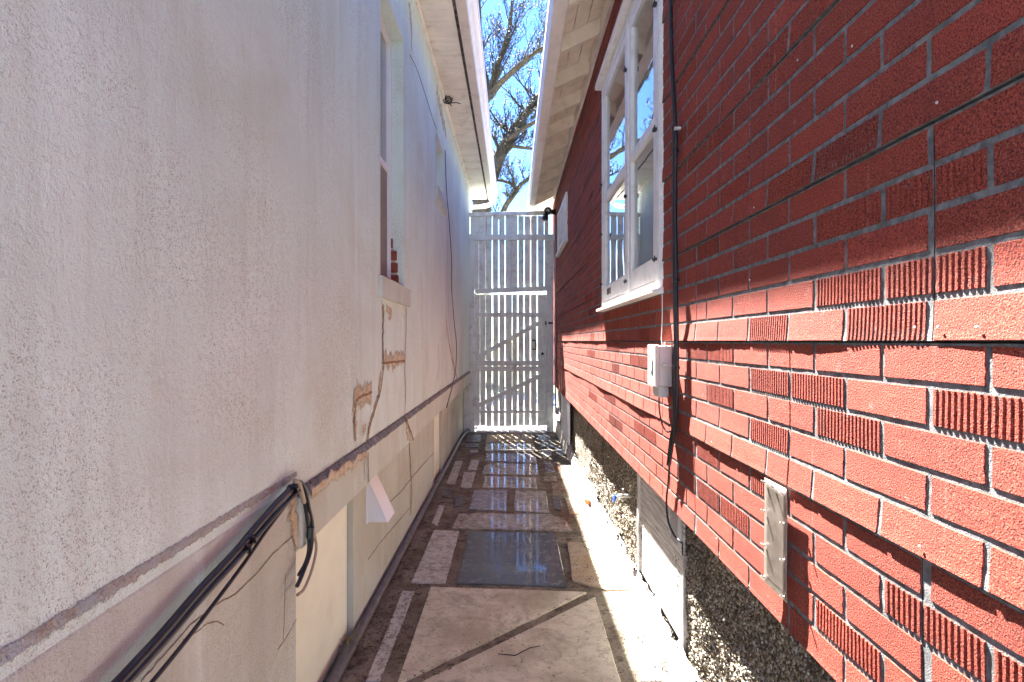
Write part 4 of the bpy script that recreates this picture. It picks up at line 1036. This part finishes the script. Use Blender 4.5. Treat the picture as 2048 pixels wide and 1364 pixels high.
# ------------------------------------------------------------------ litter, twig, weeds
tw = MB().tube([(*on_floor(*cA((820,1042))), .016),(*on_floor(*cA((950,1062))), .020),(*on_floor(*cA((1060,1010))), .024),(*on_floor(*cA((1138,985))), .018)], [.0018,.0026,.0022,.0015], 6).build('fallen_twig', 'twig'); tag(tw, 'thin bent brown twig lying on the pale paving slab', 'twig')
def scatter(name, mat, spots, size, label):
    mb = MB()
    for (x, y, z) in spots:
        s = R.uniform(*size); a = R.uniform(0, 6.28); t = R.uniform(-.5, .5); n_ = 4
        ca, sa = math.cos(a), math.sin(a); w = s*R.uniform(.3, .6)
        q = [(-s/2,0,0),(0,-w/2,t*s*.25),(s/2,0,t*s*.3),(0,w/2,t*s*.2)]
        mb.add([(x+u*ca-v*sa, y+u*sa+v*ca, z+.002+abs(k)) for u, v, k in q], [(0,1,2,3)])
    o = mb.build(name, mat); return tag(o, label, 'litter', kind='stuff')
sp = []
for _ in range(9000):
    y = 1.9+6.5*R.random()**.8
    u = R.random()
    if u < .40: x = XLF+.05+abs(R.gauss(0, .10))
    elif u < .75: x = .50-abs(R.gauss(0, .14))+.06
    else: x = R.uniform(-.7, .66)
    if n3(x*4, y*2.5, 9) < -.02: continue
    sp.append((x, y, .008))
for ring in RINGS:
    for a, b in zip(ring, ring[1:]+ring[:1]):
        if n3(a[0]*5, a[1]*5, 14) < -.10: continue
        for _ in range(R.randint(1, 4)):
            t = R.random(); sp.append((a[0]+(b[0]-a[0])*t+R.gauss(0, .008), a[1]+(b[1]-a[1])*t+R.gauss(0, .008), .010))
small = []
for _ in range(900):
    x, y = R.uniform(-.55, .64), R.uniform(1.9, 3.4); small.append((x, y, .0125))
scatter('grit', 'litter', small, (.002, .007), 'fine dark grit and crumbs sprinkled on the nearest pale slabs')
scatter('leaf_litter', 'litter', sp, (.005, .016), 'dark scraps of leaf litter strewn over the paving')
so2 = []
for _ in range(70):
    cx, cy, n_ = R.gauss(.60, .04), 1.8+4.5*R.random()**1.2, R.randint(3, 26)
    for _k in range(n_): so2.append((min(cx+R.gauss(0, .016), .675), cy+R.gauss(0, .045), .012))
for _ in range(260): so2.append((R.uniform(.50, .67), R.uniform(1.7, 6.2), .012))
scatter('soil_crumbs', 'soil', so2, (.006, .022), 'near-black soil crumbs and leaf bits on the sunlit paving edge')
sp = []
for _ in range(1500):
    y = R.choice([6.1, 6.0, 5.5, 5.2, 4.45, 4.2])+R.gauss(0, .10); x = .44+R.gauss(0, .07)
    if y > 5.8: x += .06
    sp.append((min(x, .65), y, .009))
scatter('rust_litter', 'litter_red', sp, (.008, .026), 'rust-coloured scraps scattered along the right of the paving')
wd = empty('weed_tuft', (-.72, 2.56, .01), 'small tuft of dry weeds at the foot of the cream board', 'weed')
for k in range(46):
    bx, by = -.735+R.uniform(-.01,.03), 2.50+R.uniform(-.09,.10); a = R.uniform(0, 6.28); h = R.uniform(.03,.10); l = R.uniform(.01,.06)
    MB().tube([(bx,by,.0),(bx+l*.3*math.cos(a),by+l*.3*math.sin(a),h*.6),(bx+l*math.cos(a),by+l*math.sin(a),h)], [.0018,.0014,.0004], 4, cap=False).build('blade', 'grass_dry', wd)

# ------------------------------------------------------------------ the tree beyond the gate
TY = 19.0
tree = empty('budding_tree', (at_depth(960, 700, TY)[0], TY, 0), 'tall spreading tree with pale opening buds beyond the gate', 'tree')
rt_ = random.Random(23)
trunk = MB(); twig = MB(); buds = MB()
def limb(pts, r0, r1, dy=0.0):
    P_ = [Vector(at_depth(x, y, TY)) for x, y in pts]
    for i, p in enumerate(P_): p.y += dy*i/len(P_)
    rs = [r0+(r1-r0)*i/(len(P_)-1) for i in range(len(P_))]
    trunk.tube(P_, rs, 9, smooth_steps=4)
    return P_, rs
def bud(p, s):
    for _ in range(2):
        a = Vector((rt_.gauss(0,1), rt_.gauss(0,1), rt_.gauss(0,1))).normalized(); b_ = a.orthogonal().normalized()
        buds.add([p, p+a*s*.6+b_*s*.28, p+a*s*1.2, p+a*s*.6-b_*s*.28], [(0,1,2,3)])
def grow(p, d, L, r, lev):
    segs = 4 if lev < 3 else 3
    pts = [p.copy()]; rs = [r]; q = p.copy(); dd = d.copy()
    for i in range(segs):
        dd = (dd + Vector((rt_.gauss(0,.16), rt_.gauss(0,.16), rt_.gauss(.05,.12)))).normalized()
        q = q+dd*(L/segs); pts.append(q.copy()); rs.append(max(.0045, r*(1-.75*(i+1)/segs)))
    twig.tube(pts, rs, 5 if lev < 3 else 4, cap=False)
    if lev >= 3:
        for i in range(1, len(pts)):
            for _ in range(2):
                if rt_.random() < .42: bud(pts[i].lerp(pts[i-1], rt_.random()), rt_.uniform(.03, .065))
        return
    nch = {0: 7, 1: 7, 2: 6}[lev]
    for k in range(nch):
        t = (k+.6+rt_.uniform(-.3,.3))/nch; f = t*segs; i = min(segs-1, int(f)); b_ = pts[i].lerp(pts[i+1], f-i)
        side = Vector((rt_.gauss(0,1), rt_.gauss(0,1)*.8, rt_.gauss(0,.5))).normalized()
        nd = (dd*.75 + side*.62 + Vector((0,0,.30))).normalized()
        grow(b_, nd, L*rt_.uniform(.42,.62)*(1.05-.35*t), max(.006, rs[i]*.5), lev+1)
LIMBS = [
 ([(955,720),(958,560),(962,430),(972,375),(985,345)], .40, .27, 0),
 ([(985,345),(1003,300),(1022,262),(1042,228),(1068,190),(1100,140),(1130,70),(1150,-40)], .25, .05, 1.5),
 ([(972,375),(955,300),(962,230),(978,195)], .25, .15, -.4),
 ([(978,195),(1000,172),(1030,150),(1062,128),(1100,110)], .13, .04, -1.0),
 ([(978,195),(990,150),(1004,115),(1018,70),(1026,0),(1030,-70)], .12, .03, -.6),
 ([(978,195),(966,140),(960,80),(958,0),(950,-80)], .12, .03, .4),
 ([(1012,282),(1045,262),(1090,243),(1140,225)], .09, .04, -.8),
 ([(1012,290),(1045,292),(1075,291),(1120,280)], .07, .03, .6),
 ([(1000,440),(1012,412),(1028,392),(1040,375),(1060,362),(1090,340)], .11, .04, -.6),
 ([(1034,384),(1024,368),(1008,360),(988,356)], .06, .045, .3),
 ([(955,400),(930,330),(900,260),(880,180),(850,60),(830,-60)], .2, .03, .5),
 ([(900,260),(860,200),(820,130),(780,60),(750,-40)], .1, .03, -.8),
 ([(930,330),(870,290),(800,250),(740,180),(690,90)], .1, .03, .8),
]
starts = []
for i, (p, r0, r1, dy) in enumerate(LIMBS):
    P_, rs = limb(p, r0, r1, dy)
    if i in (0, 2): continue
    m = len(P_)
    per = {1: 26, 3: 14, 4: 15, 5: 12, 6: 8, 7: 7, 8: 9, 9: 5, 10: 12, 11: 10, 12: 10}[i]
    for k in range(per):
        t = (k+rt_.random())/per; f = t*(m-1); j = min(m-2, int(f)); b_ = P_[j].lerp(P_[j+1], f-j)
        d = (P_[j+1]-P_[j]).normalized()
        side = Vector((rt_.gauss(0,1), rt_.gauss(0,.9), rt_.gauss(0,.5))).normalized()
        up = .5 if i not in (8, 9) else .1
        L = rt_.uniform(1.0, 2.0)*(1 if i in (1,3,4,5,10,11,12) else .62)
        grow(b_, (d*.55+side*.75+Vector((0,0,up))).normalized(), L, rs[j]*.22+.008, 1)
trunk.build('trunk', 'bark', tree, smooth=True)
twig.build('branches', 'twig', tree, smooth=True)
o = buds.build('crown', 'bud', tree); o['kind'] = 'stuff'
